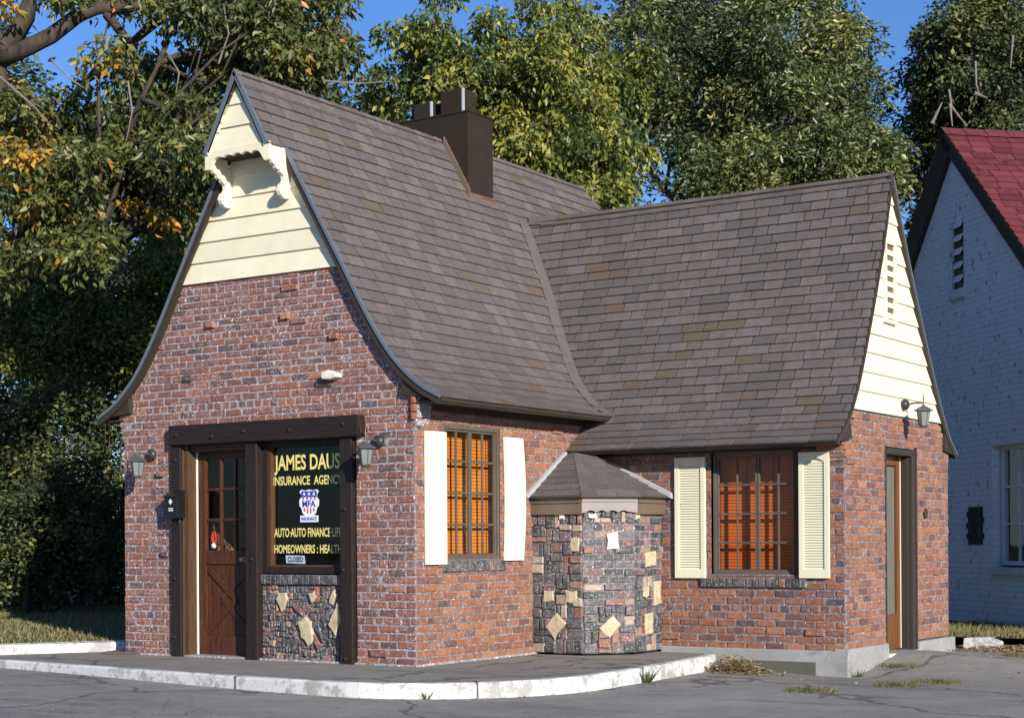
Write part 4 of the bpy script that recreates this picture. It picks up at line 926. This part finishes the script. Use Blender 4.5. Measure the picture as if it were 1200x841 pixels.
for i in range(28):
    t0 = -.1+i*.33
    for mm in (mR, mL):
        c = random.random()*.5+.3; mb.add([mm(0, rz+.03, t0-.01), mm(0, rz+.02, t0+.325), mm(.15, rz-.11, t0+.325), mm(.15, rz-.10, t0-.01), mm(.15, rz-.13, t0-.01)], [(0, 1, 2, 3), (0, 3, 4)], 0, c)
mb.build('roof', ['red_shingle', 'brown_paint'], nb, fix=False)
mb = MB(); s1.strip(mb, -.085, -.02, -.20, -.03); mb.build('barge_board', 'brown_paint', nb, fix=False)
mb = MB(); s2.strip(mb, -.085, -.0, -.36, -.03); mb.build('barge_board', 'brown_paint', nb, fix=False)
# its window
wn = empty('sash_window'); wn.parent = nb
mb = MB(); t = .06
for A in ((wu0+.05, wu0+.05+t, wz0+.02, wz1), (wu1-t, wu1, wz0+.02, wz1), (wu0+.05+t, wu1-t, wz0+.02, wz0+.02+t), (wu0+.05+t, wu1-t, wz1-t, wz1)): mb.box(FNb, *A, -.18, -.10)
cols = 4; ux0, ux1 = wu0+.05+t, wu1-t
for i in range(1, cols): u = ux0+(ux1-ux0)*i/cols; mb.box(FNb, u-.014, u+.014, wz0+.08, wz1-t, -.15, -.115)
for i in (1, 2): z = wz0+.08+(wz1-wz0-.14)*i/3; mb.box(FNb, ux0, ux1, z-.014, z+.014, -.149, -.117)
mb.build('window_frame', 'dec_white', wn, bevel=.003)
mb = MB(); mb.quad(FNb(ux0, wz0+.08, -.13), FNb(ux1, wz0+.08, -.13), FNb(ux1, wz1-t, -.13), FNb(ux0, wz1-t, -.13)); mb.build('glass', 'glass', wn, fix=False)
mb = MB(); mb.box(FNb, wu0-.06, wu1+.06, wz0-.10, wz0+.0, -.1, .045); mb.build('sill', 'white_brick', wn)
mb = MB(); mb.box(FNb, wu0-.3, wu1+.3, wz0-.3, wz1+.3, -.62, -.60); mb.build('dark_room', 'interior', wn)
# attic louvre
al = empty('attic_louvre'); al.parent = nb
l0, l1, lb_, lt_ = -1.93, -1.62, 4.66, 5.62
mb = MB(); mb.box(FNb, l0, l1, lb_, lt_, .004, .008); mb.build('opening', 'black_metal', al)
mb = MB(); mb.box(FNb, l0-.0, l0+.05, lb_, lt_, .008, .05); mb.box(FNb, l0-.04, l1+.04, lb_-.13, lb_-.0, .0, .06); mb.build('louvre_frame', 'white_brick', al)
for i in range(5):
    z = lb_+.10+i*.19; mb = MB(); mb.prism(Fr(FNb(l0+.09, 0, 0), nn, un), [(.01, z+.07), (.05, z), (.05, z+.03), (.01, z+.10)], 0, l1-l0-.09); mb.build('louvre_slat', 'dec_white', al)

# ------------------------------------------------------------------ vegetation
def leaves_mesh(name, C_, Rr, n, size, mat, parent, tone=(.45, .22), droop=.8, squash=(1, 1, 1), aspect=.48, shell=.35):
    "n leaves spread over clump centres C_ (k,3) with radii Rr (k)"
    k = len(C_); idx = rng.choice(k, n, p=(Rr**2/np.sum(Rr**2)))
    d = rng.normal(size=(n, 3)); d /= np.linalg.norm(d, axis=1)[:, None]
    d[:, 2] = np.where((d[:, 2] < -.15) & (rng.random(n) < .7), -d[:, 2], d[:, 2]); r = rng.random(n)**shell
    P = C_[idx]+d*(r*Rr[idx])[:, None]*np.array(squash)
    P[:, 2] -= .12*np.abs(rng.normal(size=n))*Rr[idx]
    ax = rng.normal(size=(n, 3))*.75; ax[:, 2] = ax[:, 2]*.5-droop; ax += d*.35; ax /= np.linalg.norm(ax, axis=1)[:, None]
    q = rng.normal(size=(n, 3)); si = np.cross(ax, q); si /= np.linalg.norm(si, axis=1)[:, None]; nr_ = np.cross(ax, si)
    L = size*rng.uniform(.65, 1.25, n)[:, None]; Wd = L*aspect
    b = P; m = P+ax*L*.45; tip = P+ax*L-nr_*L*.12
    V = np.stack([b, m+si*Wd*.5+nr_*L*.08, tip, m-si*Wd*.5+nr_*L*.08], 1).reshape(-1, 3)
    V = V.astype(np.float32)
    me = bpy.data.meshes.new(name); me.vertices.add(4*n); me.vertices.foreach_set('co', V.ravel())
    tri = np.array([0, 1, 2, 0, 2, 3]); li = (np.arange(n)[:, None]*4+tri).ravel().astype(np.int32)
    me.loops.add(6*n); me.loops.foreach_set('vertex_index', li); me.polygons.add(2*n); me.polygons.foreach_set('loop_start', np.arange(0, 6*n, 3, dtype=np.int32)); me.polygons.foreach_set('loop_total', np.full(2*n, 3, np.int32))
    me.update(calc_edges=True); me.materials.append(M[mat])
    base = rng.normal(tone[0], tone[1]*.55, k)[idx]; tv = np.clip(base+rng.normal(0, tone[1]*.7, n), 0, 1)
    a = me.attributes.new('tone', 'FLOAT', 'FACE'); a.data.foreach_set('value', np.repeat(tv, 2).astype(np.float32))
    o = bpy.data.objects.new(name, me); COL.objects.link(o); o.parent = parent; return o
def limb(mb, p0, p1, r0, r1, wob=.12, n=7):
    p0, p1 = np.array(p0, float), np.array(p1, float); L = np.linalg.norm(p1-p0); pts = []
    ph = random.random()*6
    for i in range(n):
        t = i/(n-1); q = p0+(p1-p0)*t; amp = wob*L*math.sin(math.pi*t); q = q+np.array([math.sin(ph+t*5), math.cos(ph*1.3+t*4), math.sin(ph*.7+t*3)*.6])*amp; pts.append(q)
    mb.tube(pts, list(np.linspace(r0, r1, n)), 7); return pts
def tree(name, label, base, h_trunk, r_trunk, clumps, radii, leaf, nleaf, mat, tone=(.45, .22), droop=.8, group='trees behind the buildings', cat='tree', twigs=14, aspect=.48, extra=None, nb_limb=9, lean=.5):
    base = np.array(base, float); t = empty(name, tuple(base)); tag(t, label, cat, group)
    C_ = np.array(clumps)-base; Rr = np.array(radii, float)
    top = np.array([C_[:, 0].mean()*lean, C_[:, 1].mean()*lean, h_trunk])
    mb = MB(); limb(mb, (0, 0, -.3), top, r_trunk, r_trunk*.62, .05)
    order = list(range(len(C_))); random.shuffle(order)
    mains = []
    for i in order[:nb_limb]:
        mains.append(limb(mb, top-np.array([0, 0, random.uniform(0, .25)*h_trunk]), C_[i]*.93, r_trunk*.30, r_trunk*.09, .10, 9))
    for i in order[nb_limb:nb_limb+twigs*2]:
        mp = random.choice(mains); a = min(mp[3:], key=lambda q: np.linalg.norm(q-C_[i])); limb(mb, a, C_[i], r_trunk*.14, r_trunk*.03, .10, 6)
    mb.build('trunk', 'bark', t, smooth=True, fix=False)
    leaves_mesh('crown', C_, Rr, nleaf, leaf, mat, t, tone, droop, aspect=aspect)
    if extra: extra(t, base)
    return t
def fill(px, py, rx, ry, dist, ddist, n, r0, r1, holes=(), minpy=None):
    "clump centres inside an ellipsoid around the direction (px,py) at depth dist"
    out, rad = [], []; tries = 0
    while len(out) < n and tries < n*40:
        tries += 1
        a = rng.normal(size=3); a /= np.linalg.norm(a); a *= rng.random()**.45
        x, y = px+a[0]*rx, py+a[1]*ry
        if any(((x-hx)/hr)**2+((y-hy)/hs)**2 < 1 for hx, hy, hr, hs in holes): continue
        out.append(ray_at(x, y, dist+a[2]*ddist)); rad.append(random.uniform(r0, r1))
    return np.array(out), np.array(rad)
def gnd(px, dist, z=0.):
    p = ray_at(px, 600, dist); return (p[0], p[1], z)
def cat_(*L): return np.vstack([a for a, _ in L]), np.concatenate([b for _, b in L])

# large tree at upper left with heavy limbs crossing the corner
H1 = [(68, 80, 46, 44), (120, 45, 40, 26), (195, 55, 30, 14)]
c1 = cat_(fill(150, 175, 150, 110, 21.5, 2.2, 84, .24, .42, H1), fill(330, 50, 120, 70, 22, 1.5, 60, .22, .42, H1+[(430, 60, 26, 60)]), fill(40, 270, 90, 80, 20.5, 1.0, 26, .22, .38), fill(190, 10, 190, 22, 21, 1, 22, .18, .32, [(120, 40, 60, 26)]), fill(15, 130, 26, 60, 21, .6, 6, .15, .25))
def ex1(t, base):
    A = lambda x, y, d: ray_at(x, y, d)-base
    mb = MB()
    mb.tube([np.array([0, 0, -.3]), A(-75, 420, 21), A(-50, 250, 21), A(-8, 90, 21), A(8, 60, 21), A(30, 20, 21.1), A(44, -30, 21.2)], [.36, .30, .25, .19, .13, .12, .10], 10)
    mb.tube([A(-4, 72, 21), A(28, 58, 20.9), A(60, 42, 20.9), A(92, 18, 20.9), A(115, 9, 21), A(150, 8, 21.1), A(200, 8, 21.3), A(245, -4, 21.5)], [.11, .105, .10, .09, .085, .08, .075, .06], 10)
    mb.tube([A(120, 9, 21), A(152, 52, 21.3), A(178, 30, 21.5), A(205, 12, 21.6)], [.05, .075, .06, .05], 8)
    mb.tube([A(152, 52, 21.4), A(120, 80, 21.6), A(100, 95, 21.9), A(60, 150, 22.2), A(20, 300, 22.5)], [.07, .06, .05, .06, .09], 8)
    mb.build('limb', 'bark', t, smooth=True, fix=False)
    mb = MB()
    for pts in ([(0, 90), (40, 125), (62, 150)], [(60, 70), (85, 95), (100, 104)], [(210, 178), (222, 190), (232, 200)], [(232, 190), (240, 175), (247, 168)], [(45, 215), (70, 232), (88, 240)], [(150, 95), (155, 130), (148, 165)], [(195, 60), (210, 85), (206, 110)], [(256, 75), (268, 40), (262, 5)], [(380, 95), (420, 98), (455, 96)], [(300, 60), (340, 50), (372, 62)], [(0, 270), (12, 240), (22, 260), (5, 330)]):
        q = [A(x, y, 20.6) for x, y in pts]; mb = MB(); mb.tube(q, list(np.linspace(.014, .005, len(q))), 5); mb.build('bare_twig', 'twig', t, fix=False)
    for x, y, d, r_, n_ in ((18, 185, 20.2, .30, 150), (45, 190, 20.2, .2, 90), (180, 257, 20.6, .17, 60), (150, 240, 20.6, .14, 45), (35, 250, 20.4, .14, 35), (8, 10, 20.6, .2, 60), (200, 262, 20.6, .10, 18)):
        leaves_mesh('autumn_leaves', np.array([A(x, y, d)]), np.array([r_]), n_, .12, 'leaf_autumn', t, (.6, .3))
tree('big_limbed_tree', 'large tree with heavy bare limbs and drooping olive and orange leaves at the upper left', gnd(-75, 21.0), 4.5, .28, c1[0], c1[1], .12, 33000, 'leaf_olive', (.46, .28), .9, extra=ex1, nb_limb=2, lean=.04)
# yellow-green tree behind the ridge
H3 = [(545, 22, 26, 34), (425, 60, 20, 60), (470, 60, 12, 16)]
c3 = cat_(fill(505, 75, 80, 100, 25, 1.8, 46, .22, .44, H3), fill(630, 110, 80, 110, 25.5, 2, 80, .28, .48, H3), fill(660, 205, 90, 60, 24.5, 1.5, 60, .26, .44), fill(715, 120, 55, 120, 27, 1.5, 34, .28, .46, [(722, 60, 16, 20)]))
tree('yellow_green_tree', 'airy yellow-green tree rising behind the chimney', gnd(590, 25.5), 5., .16, c3[0], c3[1], .118, 46000, 'leaf_yellow', (.54, .34), 1.0, twigs=30, nb_limb=12)
# big dense green tree
c4 = cat_(fill(880, 95, 165, 150, 32, 3.4, 130, .42, .72, [(1050, 30, 40, 70), (722, 60, 20, 26), (920, 132, 12, 14)]), fill(900, 200, 170, 60, 30, 2., 48, .35, .62), fill(1010, 200, 70, 60, 31, 1.5, 36, .28, .5, [(1065, 150, 20, 50)]), fill(760, 60, 70, 90, 32, 2, 20, .3, .5, [(722, 60, 20, 26)]))
tree('dense_green_tree', 'tall dense grey-green tree behind the wing roof', gnd(880, 32), 4.5, .30, c4[0], c4[1], .124, 92000, 'leaf_green', (.55, .36), .5, twigs=30, nb_limb=14, aspect=.42)
# dark tree above the red roof
c5 = cat_(fill(1165, 70, 95, 95, 33, 2.5, 120, .32, .62, [(1045, 60, 24, 60)]), fill(1090, 130, 60, 60, 33.5, 1.2, 22, .22, .42, [(1050, 50, 26, 60)]), fill(1130, 220, 100, 90, 35, 2, 80, .35, .6))
def ex5(t, base):
    A = lambda x, y, d: ray_at(x, y, d)-base; mb = MB()
    for pts in ([(1112, 105), (1115, 125), (1133, 148)], [(1113, 122), (1116, 148)], [(1092, 145), (1104, 120)], [(1143, 72), (1144, 100), (1148, 112)], [(1142, 109), (1157, 115)], [(1187, 42), (1184, 80)]):
        q = [A(x, y, 29.8) for x, y in pts]; mb = MB(); mb.tube(q, list(np.linspace(.03, .012, len(q))), 5); mb.build('bare_twig', 'twig', t, fix=False)
tree('dark_green_tree', 'dark leafy tree with dead twigs above the red roof', gnd(1165, 34), 5., .3, c5[0], c5[1], .118, 62000, 'leaf_dark_shade', (.6, .34), .5, extra=ex5, nb_limb=10)
# deeper tree line
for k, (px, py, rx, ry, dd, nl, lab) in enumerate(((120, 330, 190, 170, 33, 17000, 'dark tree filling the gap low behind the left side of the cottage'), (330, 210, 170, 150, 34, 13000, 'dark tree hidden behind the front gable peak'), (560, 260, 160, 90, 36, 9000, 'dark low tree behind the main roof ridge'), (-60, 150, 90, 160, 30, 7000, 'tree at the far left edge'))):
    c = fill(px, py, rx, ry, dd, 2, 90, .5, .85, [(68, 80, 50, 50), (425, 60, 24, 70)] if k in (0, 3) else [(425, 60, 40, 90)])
    tree('dark_green_tree', lab, gnd(px, dd), 3.5, .22, c[0], c[1], .17, int(nl*1.7), 'leaf_dark_shade', (.45, .3), .5, nb_limb=8)
# bushes under the trees, left; sunlit tops and low shade set by leaf colour
for k, (px, py, rx, ry, dd, nl, mt, lab) in enumerate(((45, 370, 80, 95, 26.6, 16000, 'leaf_bush', 'bright green bush at the left edge under the big limbed tree'), (150, 400, 75, 55, 27.0, 12000, 'leaf_bush', 'small-leaved green bush left of the front gable'), (95, 560, 110, 150, 28.0, 12000, 'leaf_dark_shade', 'dark bush in the shade left of the cottage wall'), (0, 560, 80, 150, 28.5, 9000, 'leaf_dark_shade', 'shaded bush at the far left edge of the lawn'), (35, 570, 105, 125, 25.3, 15000, 'leaf_dark_shade', 'low dark bush in the shade under the bright green bush'), (215, 330, 60, 50, 27, 7000, 'leaf_bush', 'green bush top beside the left roof edge'), (190, 560, 90, 160, 28.5, 9000, 'leaf_dark_shade', 'shaded bush hidden beside the cottage corner'))):
    c = fill(px, py, rx, ry, dd, 1.1, 50, .38, .62); c = cat_(c, fill(px, 640, rx, 80, dd+.9, .8, 30, .45, .65)) if mt == 'leaf_dark_shade' else c
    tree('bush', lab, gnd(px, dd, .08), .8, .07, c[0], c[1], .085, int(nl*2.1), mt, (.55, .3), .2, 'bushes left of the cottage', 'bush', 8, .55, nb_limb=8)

# grass blades on the lawn
def blades(name, n, region, h, mat, label, zb):
    P = np.array([region() for _ in range(n)]); a = rng.random(n)*6.28; hh = h*rng.uniform(.5, 1.3, n); w_ = .006
    lean = rng.normal(size=(n, 2))*.4*hh[:, None]; V = np.zeros((n, 3, 3)); V[:, 0] = np.c_[P[:, 0]-w_*np.cos(a), P[:, 1]-w_*np.sin(a), np.full(n, zb)]; V[:, 1] = np.c_[P[:, 0]+w_*np.cos(a), P[:, 1]+w_*np.sin(a), np.full(n, zb)]; V[:, 2] = np.c_[P[:, 0]+lean[:, 0], P[:, 1]+lean[:, 1], zb+hh]
    me = bpy.data.meshes.new(name); me.from_pydata(V.reshape(-1, 3).tolist(), [], [(3*i, 3*i+1, 3*i+2) for i in range(n)]); me.materials.append(M[mat])
    at = me.attributes.new('tone', 'FLOAT', 'FACE'); at.data.foreach_set('value', np.clip(rng.normal(.5, .25, n), 0, 1).astype(np.float32))
    o = bpy.data.objects.new(name, me); COL.objects.link(o); tag(o, label, 'grass', kind='stuff'); return o
M['blade'] = m_leaf('grass_blade', [(0, (.06, .07, .025)), (.35, (.14, .14, .05)), (.65, (.26, .22, .10)), (1, (.40, .33, .18))], .2, .8)
def reg_left():
    while True:
        x, y = random.uniform(-13, -3.9), random.uniform(-1.2, 8)
        if y > -.8 and not (x > -4.95 and y < -.88+(x+4.95)*1.33+.1): return x, y
blades('grass', 26000, reg_left, .05, 'blade', 'short dry lawn grass left of the cottage', .10)
blades('grass', 9000, lambda: (random.uniform(2.0, 6.5), random.uniform(6.95, 10)), .07, 'blade', 'rough dry grass between the wing and the white house', .0)
def leafpile(name, n, pts, spread, hh, label, size=.055):
    V = []; F = []
    for i in range(n):
        c = pts[i % len(pts)]; dx, dy = random.gauss(0, spread[0]), random.gauss(0, spread[1]); x, y = c[0]+dx, c[1]+dy
        k_ = math.exp(-(dx/spread[0])**2/2-(dy/spread[1])**2/2); z = zr(x, y)+random.random()*hh*k_+.006
        if y > 6.9: z = max(z, .006)
        a = random.random()*6.28; s_ = size*random.uniform(.6, 1.2); t1, t2 = random.uniform(-.5, .5), random.uniform(-.5, .5); ca, sa = math.cos(a), math.sin(a); b = len(V)
        for u, v in ((-1, 0), (0, .5), (1, 0), (0, -.5)): V.append((x+(u*ca-v*sa)*s_*.6, y+(u*sa+v*ca)*s_*.6, z+(u*t1+abs(v)*t2)*s_*.5+.006))
        F.append((b, b+1, b+2)); F.append((b, b+2, b+3))
    me = bpy.data.meshes.new(name); me.from_pydata(V, [], F); me.materials.append(M['leaf_dry'])
    at = me.attributes.new('tone', 'FLOAT', 'FACE'); at.data.foreach_set('value', np.repeat(rng.random(n), 2).astype(np.float32))
    o = bpy.data.objects.new(name, me); COL.objects.link(o); tag(o, label, 'fallen leaves', kind='stuff')
leafpile('fallen_leaves', 900, [(1.98, 2.5), (2.12, 2.6), (1.93, 2.7)], (.15, .12), .17, 'heap of dry brown leaves at the end of the white kerb', .05)
leafpile('fallen_leaves', 900, [(3.35, 6.45), (3.55, 6.3), (3.8, 6.35), (3.2, 6.7)], (.22, .22), .05, 'drift of dry leaves behind the wing corner', .06)
leafpile('fallen_leaves', 160, [(float(edge[i][0])+.06, float(edge[i][1])-.10) for i in range(12, len(edge)-6)], (.08, .04), .0, 'dry leaves and grit caught along the foot of the kerb', .03)
leafpile('fallen_leaves', 240, [(3.3, 5.3), (4.2, 5.4), (4.5, 4.0), (3.5, 2.2), (3.3, 3.4), (0, -3.2), (-3, -2.2), (4.4, 6.2)], (.7, .5), .0, 'loose dry leaves scattered over the paving', .04)
# crack weeds
def weed(loc, n, h, label, mat='blade', s=.05):
    t = empty('weed', loc); tag(t, label, 'weed', 'weeds growing in the paving'); V = []; F = []
    for i in range(n):
        a = random.random()*6.28; r_ = random.random()*s; x, y = r_*math.cos(a), r_*math.sin(a); hh = h*random.uniform(.5, 1.2); b = len(V); w_ = .006; l = random.uniform(.1, .6)*hh
        V += [(x-w_, y, 0), (x+w_, y, 0), (x+l*math.cos(a)+w_, y+l*math.sin(a)*.8, hh*.6), (x+l*1.5*math.cos(a), y+l*1.5*math.sin(a), hh)]; F.append((b, b+1, b+2, b+3))
    me = bpy.data.meshes.new('blades'); me.from_pydata(V, [], F); me.materials.append(M[mat]); at = me.attributes.new('tone', 'FLOAT', 'FACE'); at.data.foreach_set('value', [random.random()*.7 for _ in F])
    o = bpy.data.objects.new('blades', me); COL.objects.link(o); o.parent = t
weed((1.97, .85, -.13), 26, .13, 'green weed sprouting at the white kerb crack', 'leaf_bush', .04)
weed((1.2, -1.48, -.12), 14, .07, 'small weed at the foot of the kerb bend', 'leaf_bush', .05)
weed((3.12, 3.05, -.20), 16, .08, 'weed against the wing foundation corner', 'leaf_bush', .04)
for x, y, l in ((3.3, 3.7, 'dry grass tuft beside the foundation near the side door'), (3.95, 5.3, 'dry grass tuft in the paving joint right of the side door'), (4.5, 5.0, 'dry grass tuft nearest the right picture edge'), (3.95, 1.9, 'long dry grass tuft in the joint in front of the wing corner'), (3.55, .9, 'low dry grass tuft in the joint closest to the camera'), (4.15, 2.4, 'short dry grass tuft beside the long one in the joint')):
    weed((x, y, zr(x, y)), 170, .04, l, 'blade', .24)
# loose concrete pieces and a flat slab
mb = MB(); mb.prism(Fr((3.06, 6.45, 0), (1, .1, 0), (0, -1, 0)), [(0, -.25), (.42, -.25), (.40, -.02), (.25, .03), (.02, .02)], -.15, .08)
tag(mb.build('concrete_block', 'kerb', bevel=.01), 'broken pale concrete kerb piece behind the wing corner', 'concrete block')
mb = MB(); mb.prism(Fr((3.75, 6.85, 0), (1, .05, 0), (0, -1, 0)), [(0, -.25), (1.8, -.25), (1.8, .02), (.02, .01)], -.12, .04)
tag(mb.build('concrete_block', 'walk', bevel=.01), 'long grey concrete edging at the foot of the rough grass', 'concrete block')
mb = MB(); mb.prism(Fr((-4.05, -.15, 0), (.95, .25, 0), (-.25, .95, 0)), [(0, .003), (.95, .003), (.97, .022), (.01, .024)], 0, .30)
tag(mb.build('flat_board', 'light_brown', bevel=.004), 'thin worn board lying on the walk by the left wall corner', 'board')

# keep the tree of parts at most thing > part > sub-part
def depth(o):
    d = 0
    while o.parent: o = o.parent; d += 1
    return d
for o in list(scene.objects):
    while depth(o) > 2: o.parent = o.parent.parent
for o in list(scene.objects):
    if o.type == 'EMPTY' and not o.children: bpy.data.objects.remove(o)
